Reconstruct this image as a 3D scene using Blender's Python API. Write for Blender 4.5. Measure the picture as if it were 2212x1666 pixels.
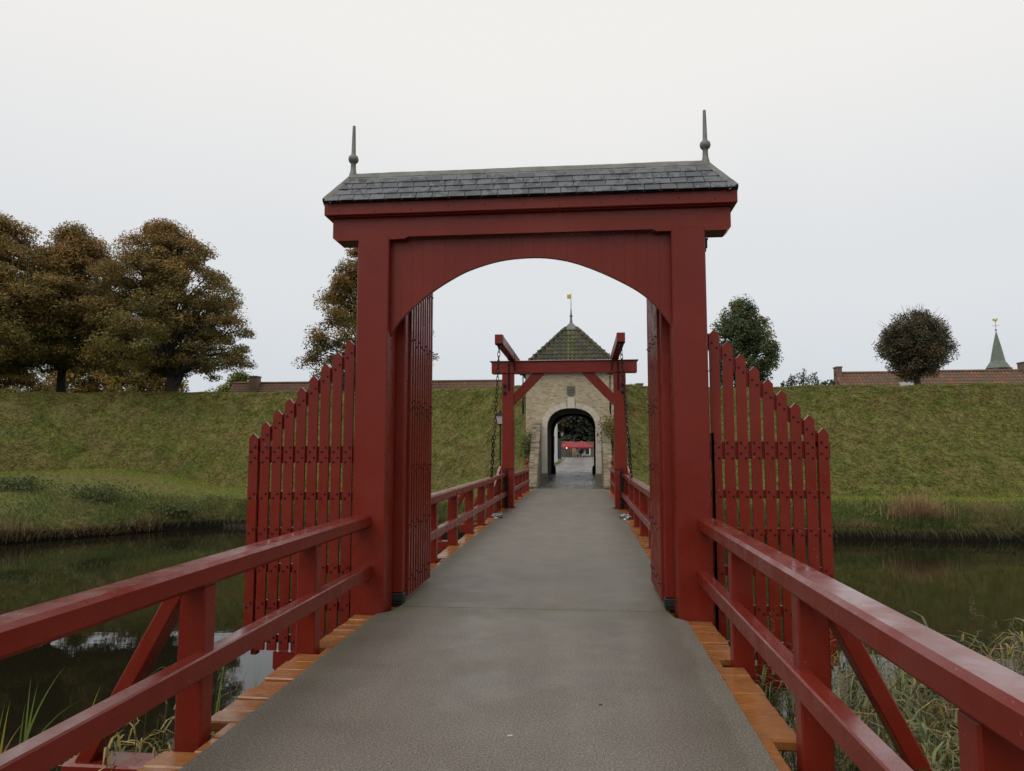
import bpy, math, random
import numpy as np
from mathutils import Vector, Matrix, noise as mnoise

for o in list(bpy.data.objects):
    bpy.data.objects.remove(o)
S = bpy.context.scene
COL = S.collection
R = math.radians
random.seed(7)
RNG = np.random.default_rng(11)

# ---------------------------------------------------------------- camera
cam_d = bpy.data.cameras.new('camera')
cam_d.sensor_width = 36.0
cam_d.lens = 36.0 * 1550 / 2212
cam_d.clip_start = 0.05
cam_d.clip_end = 3000
cam = bpy.data.objects.new('camera', cam_d)
COL.objects.link(cam)
cam.location = (0.535, 0.0, 1.6)
cam.rotation_euler = (R(90 + 5.161), 0, R(5.615))
S.camera = cam

# ---------------------------------------------------------------- sky, sun, exposure
SUN_EL, SUN_AZ = 50, -150          # azimuth from +Y, towards +X positive
W = bpy.data.worlds.new('World')
S.world = W
W.use_nodes = True
wt = W.node_tree
wt.nodes.clear()
w_out = wt.nodes.new('ShaderNodeOutputWorld')
w_bg = wt.nodes.new('ShaderNodeBackground')
w_sky = wt.nodes.new('ShaderNodeTexSky')
w_sky.sky_type = 'NISHITA'
w_sky.sun_disc = False
w_sky.sun_elevation = R(SUN_EL)
w_sky.sun_rotation = R(SUN_AZ)
w_sky.dust_density = 4.0
w_scale = wt.nodes.new('ShaderNodeVectorMath'); w_scale.operation = 'SCALE'
w_scale.inputs['Scale'].default_value = 0.09
wt.links.new(w_sky.outputs[0], w_scale.inputs[0])
# closed cloud cover: a pale grey layer, a little bluer towards the horizon
w_tc = wt.nodes.new('ShaderNodeTexCoord')
w_sep = wt.nodes.new('ShaderNodeSeparateXYZ')
wt.links.new(w_tc.outputs['Generated'], w_sep.inputs[0])
w_ramp = wt.nodes.new('ShaderNodeValToRGB')
w_ramp.color_ramp.interpolation = 'EASE'
w_ramp.color_ramp.elements[0].position = 0.0
w_ramp.color_ramp.elements[0].color = (0.66, 0.705, 0.755, 1)
w_ramp.color_ramp.elements[1].position = 0.55
w_ramp.color_ramp.elements[1].color = (0.94, 0.92, 0.89, 1)
e = w_ramp.color_ramp.elements.new(0.24); e.color = (0.785, 0.805, 0.825, 1)
w_n = wt.nodes.new('ShaderNodeTexNoise')
w_n.inputs['Scale'].default_value = 1.6
w_n.inputs['Detail'].default_value = 4
wt.links.new(w_tc.outputs['Generated'], w_n.inputs['Vector'])
w_add = wt.nodes.new('ShaderNodeMath'); w_add.operation = 'MULTIPLY_ADD'
w_add.inputs[1].default_value = 0.22
w_nm = wt.nodes.new('ShaderNodeMath'); w_nm.operation = 'SUBTRACT'
wt.links.new(w_n.outputs['Fac'], w_nm.inputs[0]); w_nm.inputs[1].default_value = 0.5
wt.links.new(w_nm.outputs[0], w_add.inputs[0])
wt.links.new(w_sep.outputs['Z'], w_add.inputs[2])
wt.links.new(w_add.outputs[0], w_ramp.inputs['Fac'])
w_mix = wt.nodes.new('ShaderNodeMixRGB')
w_mix.inputs['Fac'].default_value = 0.93
wt.links.new(w_scale.outputs[0], w_mix.inputs['Color1'])
wt.links.new(w_ramp.outputs['Color'], w_mix.inputs['Color2'])
wt.links.new(w_mix.outputs[0], w_bg.inputs['Color'])
w_bg.inputs['Strength'].default_value = 1.0
wt.links.new(w_bg.outputs[0], w_out.inputs[0])

sun_d = bpy.data.lights.new('sun', 'SUN')
sun_d.energy = 1.1
sun_d.angle = R(40)
sun_d.color = (1.0, 0.97, 0.93)
sun = bpy.data.objects.new('sun', sun_d)
COL.objects.link(sun)
_d = Vector((math.sin(R(SUN_AZ)) * math.cos(R(SUN_EL)), math.cos(R(SUN_AZ)) * math.cos(R(SUN_EL)), math.sin(R(SUN_EL))))
sun.rotation_euler = _d.to_track_quat('Z', 'Y').to_euler()
sun.location = (0, 0, 60)

S.view_settings.view_transform = 'Standard'
S.view_settings.look = 'None'
S.view_settings.gamma = 1.0
S.view_settings.exposure = 0.0
S.view_settings.use_curve_mapping = False
S.render.engine = 'CYCLES'
S.cycles.max_bounces = 8
S.cycles.transparent_max_bounces = 8

# ---------------------------------------------------------------- helpers: objects
WL = {}      # world location of every object made here (no rotations on parents)

def put(name, data, parent=None, loc=(0, 0, 0)):
    o = bpy.data.objects.new(name, data)
    COL.objects.link(o)
    loc = Vector(loc)
    WL[o.name] = loc
    if parent is not None:
        o.parent = parent
        o.location = loc - WL[parent.name]
    else:
        o.location = loc
    return o

def tag(o, label=None, cat=None, group=None, kind=None):
    if label: o['label'] = label
    if cat: o['category'] = cat
    if group: o['group'] = group
    if kind: o['kind'] = kind
    return o

def thing(name, label, cat, loc=(0, 0, 0), group=None):
    o = bpy.data.objects.new(name, None)
    o.empty_display_size = 0.3
    COL.objects.link(o)
    o.location = loc
    WL[o.name] = Vector(loc)
    return tag(o, label, cat, group)

class MB:
    def __init__(s):
        s.v = []; s.f = []
    def add(s, vs, fs):
        n = len(s.v)
        s.v.extend([tuple(q) for q in vs])
        s.f.extend([tuple(n + i for i in q) for q in fs])
        return s
    def box(s, x0, x1, y0, y1, z0, z1, c=0.0, m=None):
        if x0 > x1: x0, x1 = x1, x0
        if y0 > y1: y0, y1 = y1, y0
        if z0 > z1: z0, z1 = z1, z0
        if c <= 0:
            vs = [(x, y, z) for z in (z0, z1) for y in (y0, y1) for x in (x0, x1)]
            fs = [(0, 2, 3, 1), (4, 5, 7, 6), (0, 1, 5, 4), (2, 6, 7, 3), (0, 4, 6, 2), (1, 3, 7, 5)]
        else:
            c = min(c, (x1 - x0) * .45, (y1 - y0) * .45, (z1 - z0) * .45)
            X = (x0, x1); Y = (y0, y1); Z = (z0, z1)
            vs = []; idx = {}
            for i in (0, 1):
                for j in (0, 1):
                    for k in (0, 1):
                        sx = c if i == 0 else -c; sy = c if j == 0 else -c; sz = c if k == 0 else -c
                        for a, pnt in enumerate(((X[i], Y[j] + sy, Z[k] + sz), (X[i] + sx, Y[j], Z[k] + sz), (X[i] + sx, Y[j] + sy, Z[k]))):
                            idx[i, j, k, a] = len(vs); vs.append(pnt)
            fs = []
            for i in (0, 1):
                q = [idx[i, 0, 0, 0], idx[i, 1, 0, 0], idx[i, 1, 1, 0], idx[i, 0, 1, 0]]
                fs.append(q[::-1] if i == 0 else q)
                q = [idx[0, i, 0, 1], idx[1, i, 0, 1], idx[1, i, 1, 1], idx[0, i, 1, 1]]
                fs.append(q if i == 0 else q[::-1])
                q = [idx[0, 0, i, 2], idx[1, 0, i, 2], idx[1, 1, i, 2], idx[0, 1, i, 2]]
                fs.append(q[::-1] if i == 0 else q)
            for j in (0, 1):
                for k in (0, 1):
                    q = [idx[0, j, k, 1], idx[1, j, k, 1], idx[1, j, k, 2], idx[0, j, k, 2]]
                    fs.append(q if (j + k) % 2 else q[::-1])
                    q = [idx[j, 0, k, 0], idx[j, 1, k, 0], idx[j, 1, k, 2], idx[j, 0, k, 2]]
                    fs.append(q[::-1] if (j + k) % 2 else q)
                    q = [idx[j, k, 0, 0], idx[j, k, 1, 0], idx[j, k, 1, 1], idx[j, k, 0, 1]]
                    fs.append(q if (j + k) % 2 else q[::-1])
            for i in (0, 1):
                for j in (0, 1):
                    for k in (0, 1):
                        q = [idx[i, j, k, 0], idx[i, j, k, 1], idx[i, j, k, 2]]
                        fs.append(q if (i + j + k) % 2 else q[::-1])
        if m is not None:
            vs = [m @ Vector(q) for q in vs]
        return s.add(vs, fs)
    def beam(s, a, b, w, h, up=(0, 0, 1), c=0.008):
        """box of width w and height h running from a to b"""
        a = Vector(a); b = Vector(b)
        d = (b - a); L = d.length; d.normalize()
        sd = d.cross(Vector(up)).normalized(); u = sd.cross(d).normalized()
        m = Matrix((sd, d, u)).transposed().to_4x4(); m.translation = a
        return s.box(-w / 2, w / 2, 0, L, -h / 2, h / 2, c, m)
    def tube(s, pts, rad, n=6, cap=True):
        pts = [Vector(q) for q in pts]
        if not hasattr(rad, '__len__'): rad = [rad] * len(pts)
        rings = []; ref = None
        for i, q in enumerate(pts):
            d = (pts[min(i + 1, len(pts) - 1)] - pts[max(i - 1, 0)]).normalized()
            if ref is None:
                ref = d.orthogonal().normalized()
            ref = (ref - d * ref.dot(d)).normalized()
            bi = d.cross(ref)
            rings.append([q + (ref * math.cos(6.28318 * k / n) + bi * math.sin(6.28318 * k / n)) * rad[i] for k in range(n)])
        vs = [w for r in rings for w in r]; fs = []
        for i in range(len(pts) - 1):
            for k in range(n):
                fs.append((i * n + k, i * n + (k + 1) % n, (i + 1) * n + (k + 1) % n, (i + 1) * n + k))
        if cap:
            fs.append(tuple(range(n))[::-1]); fs.append(tuple((len(pts) - 1) * n + k for k in range(n)))
        return s.add(vs, fs)
    def lathe(s, prof, c=(0, 0, 0), n=12):
        """profile [(r, z)...] turned about the vertical through c"""
        vs = []; fs = []
        for r, z in prof:
            for k in range(n):
                a = 6.28318 * k / n
                vs.append((c[0] + r * math.cos(a), c[1] + r * math.sin(a), c[2] + z))
        for i in range(len(prof) - 1):
            for k in range(n):
                fs.append((i * n + k, i * n + (k + 1) % n, (i + 1) * n + (k + 1) % n, (i + 1) * n + k))
        fs.append(tuple(range(n))[::-1]); fs.append(tuple((len(prof) - 1) * n + k for k in range(n)))
        return s.add(vs, fs)
    def prism(s, poly, y0, y1, axis='Y'):
        """polygon in (x, z) pushed along Y (or (y, z) along X)"""
        n = len(poly)
        if axis == 'Y':
            vs = [(a, y0, b) for a, b in poly] + [(a, y1, b) for a, b in poly]
        elif axis == 'X':
            vs = [(y0, a, b) for a, b in poly] + [(y1, a, b) for a, b in poly]
        else:
            vs = [(a, b, y0) for a, b in poly] + [(a, b, y1) for a, b in poly]
        fs = [tuple(range(n)), tuple(range(n, 2 * n))[::-1]]
        for i in range(n):
            fs.append((i, i + n, (i + 1) % n + n, (i + 1) % n))
        return s.add(vs, fs)
    def mesh(s, name, mat, org=(0, 0, 0), smooth=False):
        me = bpy.data.meshes.new(name)
        ox, oy, oz = org
        me.from_pydata([(a - ox, b - oy, c - oz) for a, b, c in s.v], [], s.f)
        me.validate()
        import bmesh
        bm = bmesh.new(); bm.from_mesh(me)
        bmesh.ops.recalc_face_normals(bm, faces=bm.faces)
        bm.to_mesh(me); bm.free()
        if smooth:
            me.polygons.foreach_set('use_smooth', [True] * len(me.polygons))
            try: me.set_sharp_from_angle(angle=R(40))
            except Exception: pass
        me.materials.append(M[mat])
        return me
    def build(s, name, mat, parent=None, loc=None, smooth=False):
        """vertices are given in world coordinates"""
        if loc is None:
            loc = WL[parent.name] if parent is not None else (0, 0, 0)
        return put(name, s.mesh(name, mat, loc, smooth), parent, loc)

def np_mesh(name, V, F, mat, col=None, smooth=False, parent=None, loc=(0, 0, 0)):
    """fast mesh from arrays; V (n,3) world, F (m,k) with one k"""
    V = np.asarray(V, dtype=np.float32) - np.array(loc, dtype=np.float32)
    F = np.asarray(F, dtype=np.int32)
    me = bpy.data.meshes.new(name)
    k = F.shape[1]
    me.vertices.add(len(V)); me.vertices.foreach_set('co', V.ravel())
    me.loops.add(F.size); me.loops.foreach_set('vertex_index', F.ravel())
    me.polygons.add(len(F))
    me.polygons.foreach_set('loop_start', np.arange(0, F.size, k, dtype=np.int32))
    me.polygons.foreach_set('loop_total', np.full(len(F), k, dtype=np.int32))
    if smooth: me.polygons.foreach_set('use_smooth', np.ones(len(F), dtype=bool))
    me.update(calc_edges=True)
    if col is not None:
        ca = me.color_attributes.new('Col', 'FLOAT_COLOR', 'POINT')
        C4 = np.ones((len(V), 4), dtype=np.float32); C4[:, :3] = col
        ca.data.foreach_set('color', C4.ravel())
    me.materials.append(M[mat])
    return put(name, me, parent, loc)

# ---------------------------------------------------------------- helpers: materials
M = {}
class NT:
    def __init__(s, name):
        m = bpy.data.materials.new(name); m.use_nodes = True
        M[name] = m; s.m = m; s.t = m.node_tree
        s.b = s.t.nodes['Principled BSDF']
        s.out = s.t.nodes['Material Output']
    def n(s, typ, **kw):
        nd = s.t.nodes.new(typ)
        for k, v in kw.items():
            if k.startswith('i_'):
                key = k[2:].replace('_', ' ')
                nd.inputs[int(key) if key.isdigit() else key].default_value = v
            else: setattr(nd, k, v)
        return nd
    def l(s, a, b):
        s.t.links.new(a, b)
    def pos(s):
        return s.n('ShaderNodeNewGeometry').outputs['Position']
    def noise(s, scale, detail=4, rough=0.55, vec=None, stretch=None):
        nd = s.n('ShaderNodeTexNoise')
        nd.inputs['Scale'].default_value = scale
        nd.inputs['Detail'].default_value = detail
        nd.inputs['Roughness'].default_value = rough
        v = vec if vec is not None else s.pos()
        if stretch:
            mp = s.n('ShaderNodeMapping'); mp.inputs['Scale'].default_value = stretch
            s.l(v, mp.inputs['Vector']); v = mp.outputs[0]
        s.l(v, nd.inputs['Vector'])
        return nd.outputs['Fac']
    def ramp(s, fac, stops, interp='LINEAR'):
        nd = s.n('ShaderNodeValToRGB'); cr = nd.color_ramp; cr.interpolation = interp
        while len(cr.elements) > 1: cr.elements.remove(cr.elements[-1])
        cr.elements[0].position = stops[0][0]
        cr.elements[0].color = (*stops[0][1], 1) if hasattr(stops[0][1], '__len__') else (stops[0][1],) * 3 + (1,)
        for p_, c_ in stops[1:]:
            el = cr.elements.new(p_)
            el.color = (*c_, 1) if hasattr(c_, '__len__') else (c_, c_, c_, 1)
        s.l(fac, nd.inputs['Fac'])
        return nd.outputs['Color']
    def mix(s, fac, a, b, mode='MIX'):
        nd = s.n('ShaderNodeMixRGB', blend_type=mode)
        for sock, v in ((nd.inputs['Fac'], fac), (nd.inputs['Color1'], a), (nd.inputs['Color2'], b)):
            if hasattr(v, 'is_output'): s.l(v, sock)
            elif hasattr(v, '__len__'): sock.default_value = (*v, 1)
            else: sock.default_value = v if sock.name == 'Fac' else (v, v, v, 1)
        return nd.outputs[0]
    def math(s, op, a, b=0.0, clamp=False):
        nd = s.n('ShaderNodeMath', operation=op); nd.use_clamp = clamp
        for sock, v in ((nd.inputs[0], a), (nd.inputs[1], b)):
            if hasattr(v, 'is_output'): s.l(v, sock)
            else: sock.default_value = v
        return nd.outputs[0]
    def mr(s, v, a, b, c=0.0, d=1.0):
        nd = s.n('ShaderNodeMapRange'); s.l(v, nd.inputs['Value'])
        for k, x in zip(('From Min', 'From Max', 'To Min', 'To Max'), (a, b, c, d)): nd.inputs[k].default_value = x
        return nd.outputs[0]
    def base(s, v):
        if hasattr(v, 'is_output'): s.l(v, s.b.inputs['Base Color'])
        else: s.b.inputs['Base Color'].default_value = (*v, 1)
    def rough(s, v):
        if hasattr(v, 'is_output'): s.l(v, s.b.inputs['Roughness'])
        else: s.b.inputs['Roughness'].default_value = v
    def bump(s, h, strength=0.3, dist=0.01):
        nd = s.n('ShaderNodeBump'); nd.inputs['Strength'].default_value = strength
        nd.inputs['Distance'].default_value = dist
        s.l(h, nd.inputs['Height']); s.l(nd.outputs[0], s.b.inputs['Normal'])
    def spec(s, v): s.b.inputs['Specular IOR Level'].default_value = v

def simple(name, col, rough=0.6, var=0.15, scale=12, metal=0.0, bump=0.0, bscale=60):
    t = NT(name)
    f = t.noise(scale, 5)
    a = tuple(max(0, c * (1 - var)) for c in col); b = tuple(min(1, c * (1 + var)) for c in col)
    t.base(t.ramp(f, [(0.3, a), (0.7, b)]))
    t.rough(t.mr(t.noise(scale * 2.3, 3), 0.3, 0.7, max(0.05, rough - 0.1), min(1, rough + 0.1)))
    t.b.inputs['Metallic'].default_value = metal
    if bump: t.bump(t.noise(bscale, 4), bump, 0.01)
    return t

# red oil paint on timber, rain-wet
t = NT('red_paint')
big = t.noise(1.3, 4)
c = t.ramp(big, [(0.3, (0.150, 0.0135, 0.0062)), (0.7, (0.183, 0.0185, 0.0085))])
grain = t.noise(14, 6, 0.6, stretch=(6, 6, 0.35))
c = t.mix(t.ramp(grain, [(0.45, 0.0), (0.75, 0.16)]), c, (0.100, 0.0095, 0.005))
chip = t.noise(31, 2, 0.4)
c = t.mix(t.ramp(chip, [(0.760, 0.0), (0.775, 0.5)], 'LINEAR'), c, (0.38, 0.20, 0.15))
c = t.mix(t.ramp(t.noise(0.9, 6, 0.7), [(0.52, 0.0), (0.75, 0.30)]), c, (0.215, 0.040, 0.024))
obr = t.n('ShaderNodeObjectInfo').outputs['Random']
c = t.mix(t.math('MULTIPLY', obr, 0.22), c, (0.120, 0.011, 0.006))
t.base(c)
wet = t.noise(5, 5, 0.6)
t.rough(t.ramp(wet, [(0.40, 0.20), (0.62, 0.40)])); t.spec(0.26)
gz = t.n('ShaderNodeSeparateXYZ'); t.l(t.n('ShaderNodeNewGeometry').outputs['Normal'], gz.inputs[0])
film = t.math('MULTIPLY', t.mr(gz.outputs['Z'], 0.35, 0.8), t.ramp(t.noise(3.1, 5, 0.65), [(0.40, 1.0), (0.60, 0.45)]))
t.l(film, t.b.inputs['Coat Weight']); t.l(t.ramp(t.noise(6, 4), [(0.35, 0.10), (0.65, 0.28)]), t.b.inputs['Coat Roughness']); t.b.inputs['Coat IOR'].default_value = 1.36
drops = t.noise(420, 1, 0.4)
t.bump(t.math('ADD', t.math('MULTIPLY', t.ramp(drops, [(0.58, 0.0), (0.68, 1.0)]), 0.5), t.math('MULTIPLY', grain, 0.35)), 0.22, 0.002)

t = NT('deck_coating')
fine = t.mix(0.5, t.noise(80, 3, 0.8), t.noise(210, 2, 0.8))
mid = t.noise(1.1, 4, 0.6)
c = t.ramp(mid, [(0.3, (0.116, 0.099, 0.085)), (0.55, (0.134, 0.117, 0.096)), (0.75, (0.120, 0.105, 0.097))])
sx = t.n('ShaderNodeSeparateXYZ'); t.l(t.pos(), sx.inputs[0])
ax = t.math('ABSOLUTE', sx.outputs['X'])
edge = t.math('ADD', ax, t.math('MULTIPLY', t.math('SUBTRACT', t.noise(2.2, 5, 0.65), 0.5), 0.55))
c = t.mix(t.mr(edge, 0.95, 1.45, 0.0, 0.50), c, (0.082, 0.079, 0.048))
# worn lanes along the deck
c = t.mix(t.ramp(t.noise(1.8, 5, 0.6, stretch=(1.6, 0.12, 1)), [(0.40, 0.0), (0.68, 0.42)]), c, (0.088, 0.076, 0.068))
c = t.mix(t.ramp(t.noise(4.2, 6, 0.7), [(0.56, 0.0), (0.72, 0.35)]), c, (0.080, 0.072, 0.055))
# moss near the joint lines of the deck
jy = t.math('ABSOLUTE', t.math('SUBTRACT', sx.outputs['Y'], 7.42))
c = t.mix(t.math('MULTIPLY', t.ramp(t.math('ADD', jy, t.math('MULTIPLY', t.noise(3, 4), 0.5)), [(0.2, 0.5), (0.75, 0.0)]), 1.0), c, (0.085, 0.085, 0.045))
# newer, paler patch along the right edge
pe = t.math('ADD', sx.outputs['X'], t.math('MULTIPLY', t.math('SUBTRACT', t.noise(1.6, 3, 0.5), 0.5), 0.32))
pn = t.math('MULTIPLY', t.mr(pe, 1.34, 1.40), t.math('LESS_THAN', sx.outputs['Y'], 7.35))
c = t.mix(t.math('MULTIPLY', pn, 0.45), c, (0.165, 0.152, 0.125))
c = t.mix(1.0, c, t.ramp(fine, [(0.37, 0.20), (0.5, 0.88), (0.60, 2.7)]), 'MULTIPLY')
t.base(c)
t.rough(t.ramp(t.noise(1.7, 4), [(0.35, 0.42), (0.65, 0.65)]))
t.bump(fine, 0.22, 0.003)

t = NT('orange_plank')
g = t.noise(22, 6, 0.6, stretch=(0.5, 4, 1))
c = t.ramp(g, [(0.3, (0.20, 0.072, 0.018)), (0.55, (0.30, 0.118, 0.032)), (0.75, (0.36, 0.155, 0.055))])
orr = t.n('ShaderNodeObjectInfo').outputs['Random']
c = t.mix(t.math('MULTIPLY', orr, 0.35), c, (0.25, 0.105, 0.045))
c = t.mix(t.ramp(t.noise(7, 6, 0.7), [(0.5, 0.0), (0.7, 0.55)]), c, (0.13, 0.070, 0.030))
t.base(c)
t.rough(t.ramp(t.noise(9, 4), [(0.4, 0.12), (0.65, 0.35)]))
t.bump(t.noise(30, 4, stretch=(0.4, 3, 1)), 0.25, 0.006)

t = NT('slate')
n1 = t.noise(9, 3, 0.55)
c = t.ramp(n1, [(0.485, (0.045, 0.050, 0.058)), (0.50, (0.122, 0.127, 0.138))])
orr = t.n('ShaderNodeObjectInfo').outputs['Random']
c = t.mix(t.ramp(orr, [(0.70, 0.0), (0.95, 0.7)]), c, t.ramp(t.noise(40, 4), [(0.3, (0.05, 0.056, 0.065)), (0.7, (0.066, 0.072, 0.080))]))
c = t.mix(t.ramp(t.noise(3.3, 4), [(0.66, 0.0), (0.78, 0.35)]), c, (0.085, 0.085, 0.05))
t.base(c)
t.rough(t.ramp(n1, [(0.49, 0.30), (0.53, 0.62)]))
t.bump(t.noise(35, 5), 0.3, 0.006)

t = NT('lead')
c = t.ramp(t.noise(6, 5, 0.65), [(0.3, (0.105, 0.103, 0.092)), (0.7, (0.20, 0.20, 0.185))])
c = t.mix(t.ramp(t.noise(24, 5, 0.7), [(0.62, 0.0), (0.75, 0.5)]), c, (0.33, 0.34, 0.34))
t.base(c); t.rough(0.55); t.b.inputs['Metallic'].default_value = 0.25
t.bump(t.noise(18, 4), 0.3, 0.01)

simple('iron', (0.010, 0.010, 0.010), 0.62, 0.3, 20).spec(0.2)
simple('galvanised', (0.30, 0.32, 0.34), 0.35, 0.3, 25, metal=0.7)
simple('rubber_black', (0.010, 0.010, 0.010), 0.6, 0.3, 20)
simple('dark_timber', (0.032, 0.024, 0.017), 0.65, 0.4, 8, bump=0.3)
simple('gold', (0.55, 0.36, 0.06), 0.3, 0.15, 8, metal=0.9)
simple('lamp_glass', (0.45, 0.44, 0.38), 0.15, 0.1, 8)
simple('white_wall', (0.70, 0.70, 0.67), 0.7, 0.10, 2)
simple('navy_board', (0.018, 0.028, 0.040), 0.5, 0.2, 6)
simple('dark_window', (0.02, 0.022, 0.025), 0.1, 0.2, 3)
simple('brown_brick', (0.16, 0.105, 0.075), 0.8, 0.3, 6, bump=0.4, bscale=20)
simple('copper_green', (0.125, 0.145, 0.120), 0.6, 0.22, 2.2)
simple('slate_blue_wood', (0.075, 0.085, 0.095), 0.6, 0.2, 3)
simple('parasol_cloth', (0.24, 0.022, 0.034), 0.75, 0.12, 1.2)
simple('skin', (0.45, 0.27, 0.20), 0.5, 0.08, 5)
simple('cloth_white', (0.62, 0.62, 0.60), 0.8, 0.1, 5)
simple('cloth_blue', (0.05, 0.07, 0.12), 0.8, 0.1, 5)
simple('cloth_tan', (0.35, 0.27, 0.17), 0.8, 0.1, 5)
simple('cafe_wall', (0.12, 0.10, 0.085), 0.8, 0.2, 1.2)
simple('bark', (0.038, 0.030, 0.023), 0.85, 0.4, 9, bump=0.6, bscale=14)
simple('twig', (0.055, 0.045, 0.035), 0.8, 0.3, 9)
simple('stem_straw', (0.25, 0.18, 0.09), 0.7, 0.3, 12)

t = NT('warm_lamp'); t.base((0.9, 0.5, 0.15))
t.b.inputs['Emission Color'].default_value = (1, 0.5, 0.15, 1); t.b.inputs['Emission Strength'].default_value = 3.0

t = NT('gate_brick')      # each brick its own shade of yellow, one shade per brick
ri = t.n('ShaderNodeNewGeometry').outputs['Random Per Island']
c = t.ramp(ri, [(0.0, (0.44, 0.355, 0.22)), (0.25, (0.50, 0.42, 0.28)), (0.5, (0.55, 0.47, 0.33)), (0.68, (0.47, 0.375, 0.24)), (0.82, (0.40, 0.305, 0.20)), (0.90, (0.29, 0.225, 0.15)), (0.95, (0.63, 0.57, 0.45)), (1.0, (0.46, 0.37, 0.24))])
c = t.mix(t.ramp(t.noise(0.9, 6, 0.7, stretch=(1, 1, 0.45)), [(0.46, 0.0), (0.72, 0.6)]), c, (0.27, 0.235, 0.16))
c = t.mix(t.ramp(t.noise(45, 4), [(0.4, 0.0), (0.8, 0.25)]), c, (0.32, 0.24, 0.14))
t.base(c); t.rough(0.8); t.bump(t.noise(50, 4), 0.25, 0.006)

simple('mortar', (0.40, 0.35, 0.26), 0.9, 0.25, 5)
t = NT('weathered_brick')
ri = t.n('ShaderNodeNewGeometry').outputs['Random Per Island']
c = t.ramp(ri, [(0.0, (0.20, 0.165, 0.115)), (0.3, (0.33, 0.285, 0.205)), (0.6, (0.25, 0.20, 0.135)), (0.8, (0.12, 0.095, 0.07)), (1.0, (0.42, 0.37, 0.28))])
c = t.mix(t.ramp(t.noise(1.4, 5), [(0.45, 0.0), (0.7, 0.55)]), c, (0.10, 0.105, 0.06))
t.base(c); t.rough(0.85); t.bump(t.noise(30, 4), 0.5, 0.02)

t = NT('sandstone')
orr = t.n('ShaderNodeObjectInfo').outputs['Random']
c = t.ramp(orr, [(0.0, (0.45, 0.405, 0.32)), (0.5, (0.54, 0.49, 0.40)), (1.0, (0.49, 0.445, 0.36))])
c = t.mix(t.ramp(t.noise(1.6, 5, 0.6, stretch=(1, 1, 0.4)), [(0.5, 0.0), (0.75, 0.5)]), c, (0.29, 0.26, 0.195))
t.base(c); t.rough(0.8); t.bump(t.noise(40, 4), 0.3, 0.006)
t = NT('mossy_stone')
c = t.ramp(t.noise(3, 5), [(0.3, (0.085, 0.085, 0.055)), (0.7, (0.15, 0.145, 0.105))])
t.base(c); t.rough(0.75); t.bump(t.noise(25, 4), 0.4, 0.01)

t = NT('mossy_tile')
orr = t.n('ShaderNodeObjectInfo').outputs['Random']
c = t.ramp(orr, [(0.0, (0.032, 0.031, 0.022)), (0.5, (0.048, 0.045, 0.030)), (0.85, (0.066, 0.056, 0.038)), (1.0, (0.095, 0.070, 0.046))])
c = t.mix(t.ramp(t.noise(1.9, 5, 0.65, stretch=(2.5, 1, 0.7)), [(0.42, 0.0), (0.68, 0.85)]), c, (0.056, 0.066, 0.018))
c = t.mix(t.ramp(t.noise(9, 5, 0.7), [(0.55, 0.0), (0.72, 0.6)]), c, (0.028, 0.027, 0.02))
# two bright streaks of moss running down from the lead cap
sxx = t.n('ShaderNodeSeparateXYZ'); t.l(t.pos(), sxx.inputs[0])
for xs, ww in ((-0.115, 0.045), (0.085, 0.038)):
    dd = t.math('ABSOLUTE', t.math('SUBTRACT', t.math('ADD', sxx.outputs['X'], t.math('MULTIPLY', t.math('SUBTRACT', t.noise(5, 3), 0.5), 0.05)), xs))
    st = t.math('MULTIPLY', t.ramp(dd, [(ww * 0.6, 1.0), (ww * 1.3, 0.0)]), t.ramp(t.noise(7, 4), [(0.3, 0.35), (0.6, 0.9)]))
    c = t.mix(t.math('MULTIPLY', st, t.ramp(t.noise(2.7, 4), [(0.38, 0.25), (0.6, 0.9)])), c, (0.155, 0.165, 0.030))
t.base(c); t.rough(0.8); t.bump(t.noise(28, 5), 0.5, 0.015)

t = NT('red_pantile')
ri = t.n('ShaderNodeNewGeometry').outputs['Random Per Island']
c = t.ramp(ri, [(0.0, (0.125, 0.066, 0.042)), (0.4, (0.165, 0.085, 0.052)), (0.75, (0.125, 0.085, 0.06)), (0.9, (0.25, 0.10, 0.05)), (1.0, (0.10, 0.07, 0.05))])
c = t.mix(t.ramp(t.noise(0.55, 5, 0.6), [(0.42, 0.0), (0.68, 0.65)]), c, (0.098, 0.082, 0.045))
t.base(c); t.rough(0.85); t.bump(t.noise(16, 4), 0.4, 0.02)

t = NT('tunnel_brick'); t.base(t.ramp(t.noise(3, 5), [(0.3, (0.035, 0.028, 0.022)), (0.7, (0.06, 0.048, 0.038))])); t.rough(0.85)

t = NT('cobbles')
vo = t.n('ShaderNodeTexVoronoi', feature='F1'); vo.inputs['Scale'].default_value = 7.5
t.l(t.pos(), vo.inputs['Vector'])
ve = t.n('ShaderNodeTexVoronoi', feature='DISTANCE_TO_EDGE'); ve.inputs['Scale'].default_value = 7.5
t.l(t.pos(), ve.inputs['Vector'])
vs = t.n('ShaderNodeSeparateColor'); t.l(vo.outputs['Color'], vs.inputs[0])
c = t.ramp(vs.outputs[0], [(0.0, (0.20, 0.185, 0.155)), (0.5, (0.34, 0.32, 0.28)), (1.0, (0.48, 0.455, 0.41))])
c = t.mix(t.ramp(ve.outputs['Distance'], [(0.0, 1.0), (0.09, 0.0)]), c, (0.05, 0.045, 0.035))
sx = t.n('ShaderNodeSeparateXYZ'); t.l(t.pos(), sx.inputs[0])
lane = t.math('LESS_THAN', t.math('ABSOLUTE', t.math('ADD', sx.outputs['X'], 0.05)), 0.72)
c = t.mix(t.math('MULTIPLY', lane, 0.55), c, (0.15, 0.143, 0.14))
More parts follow.
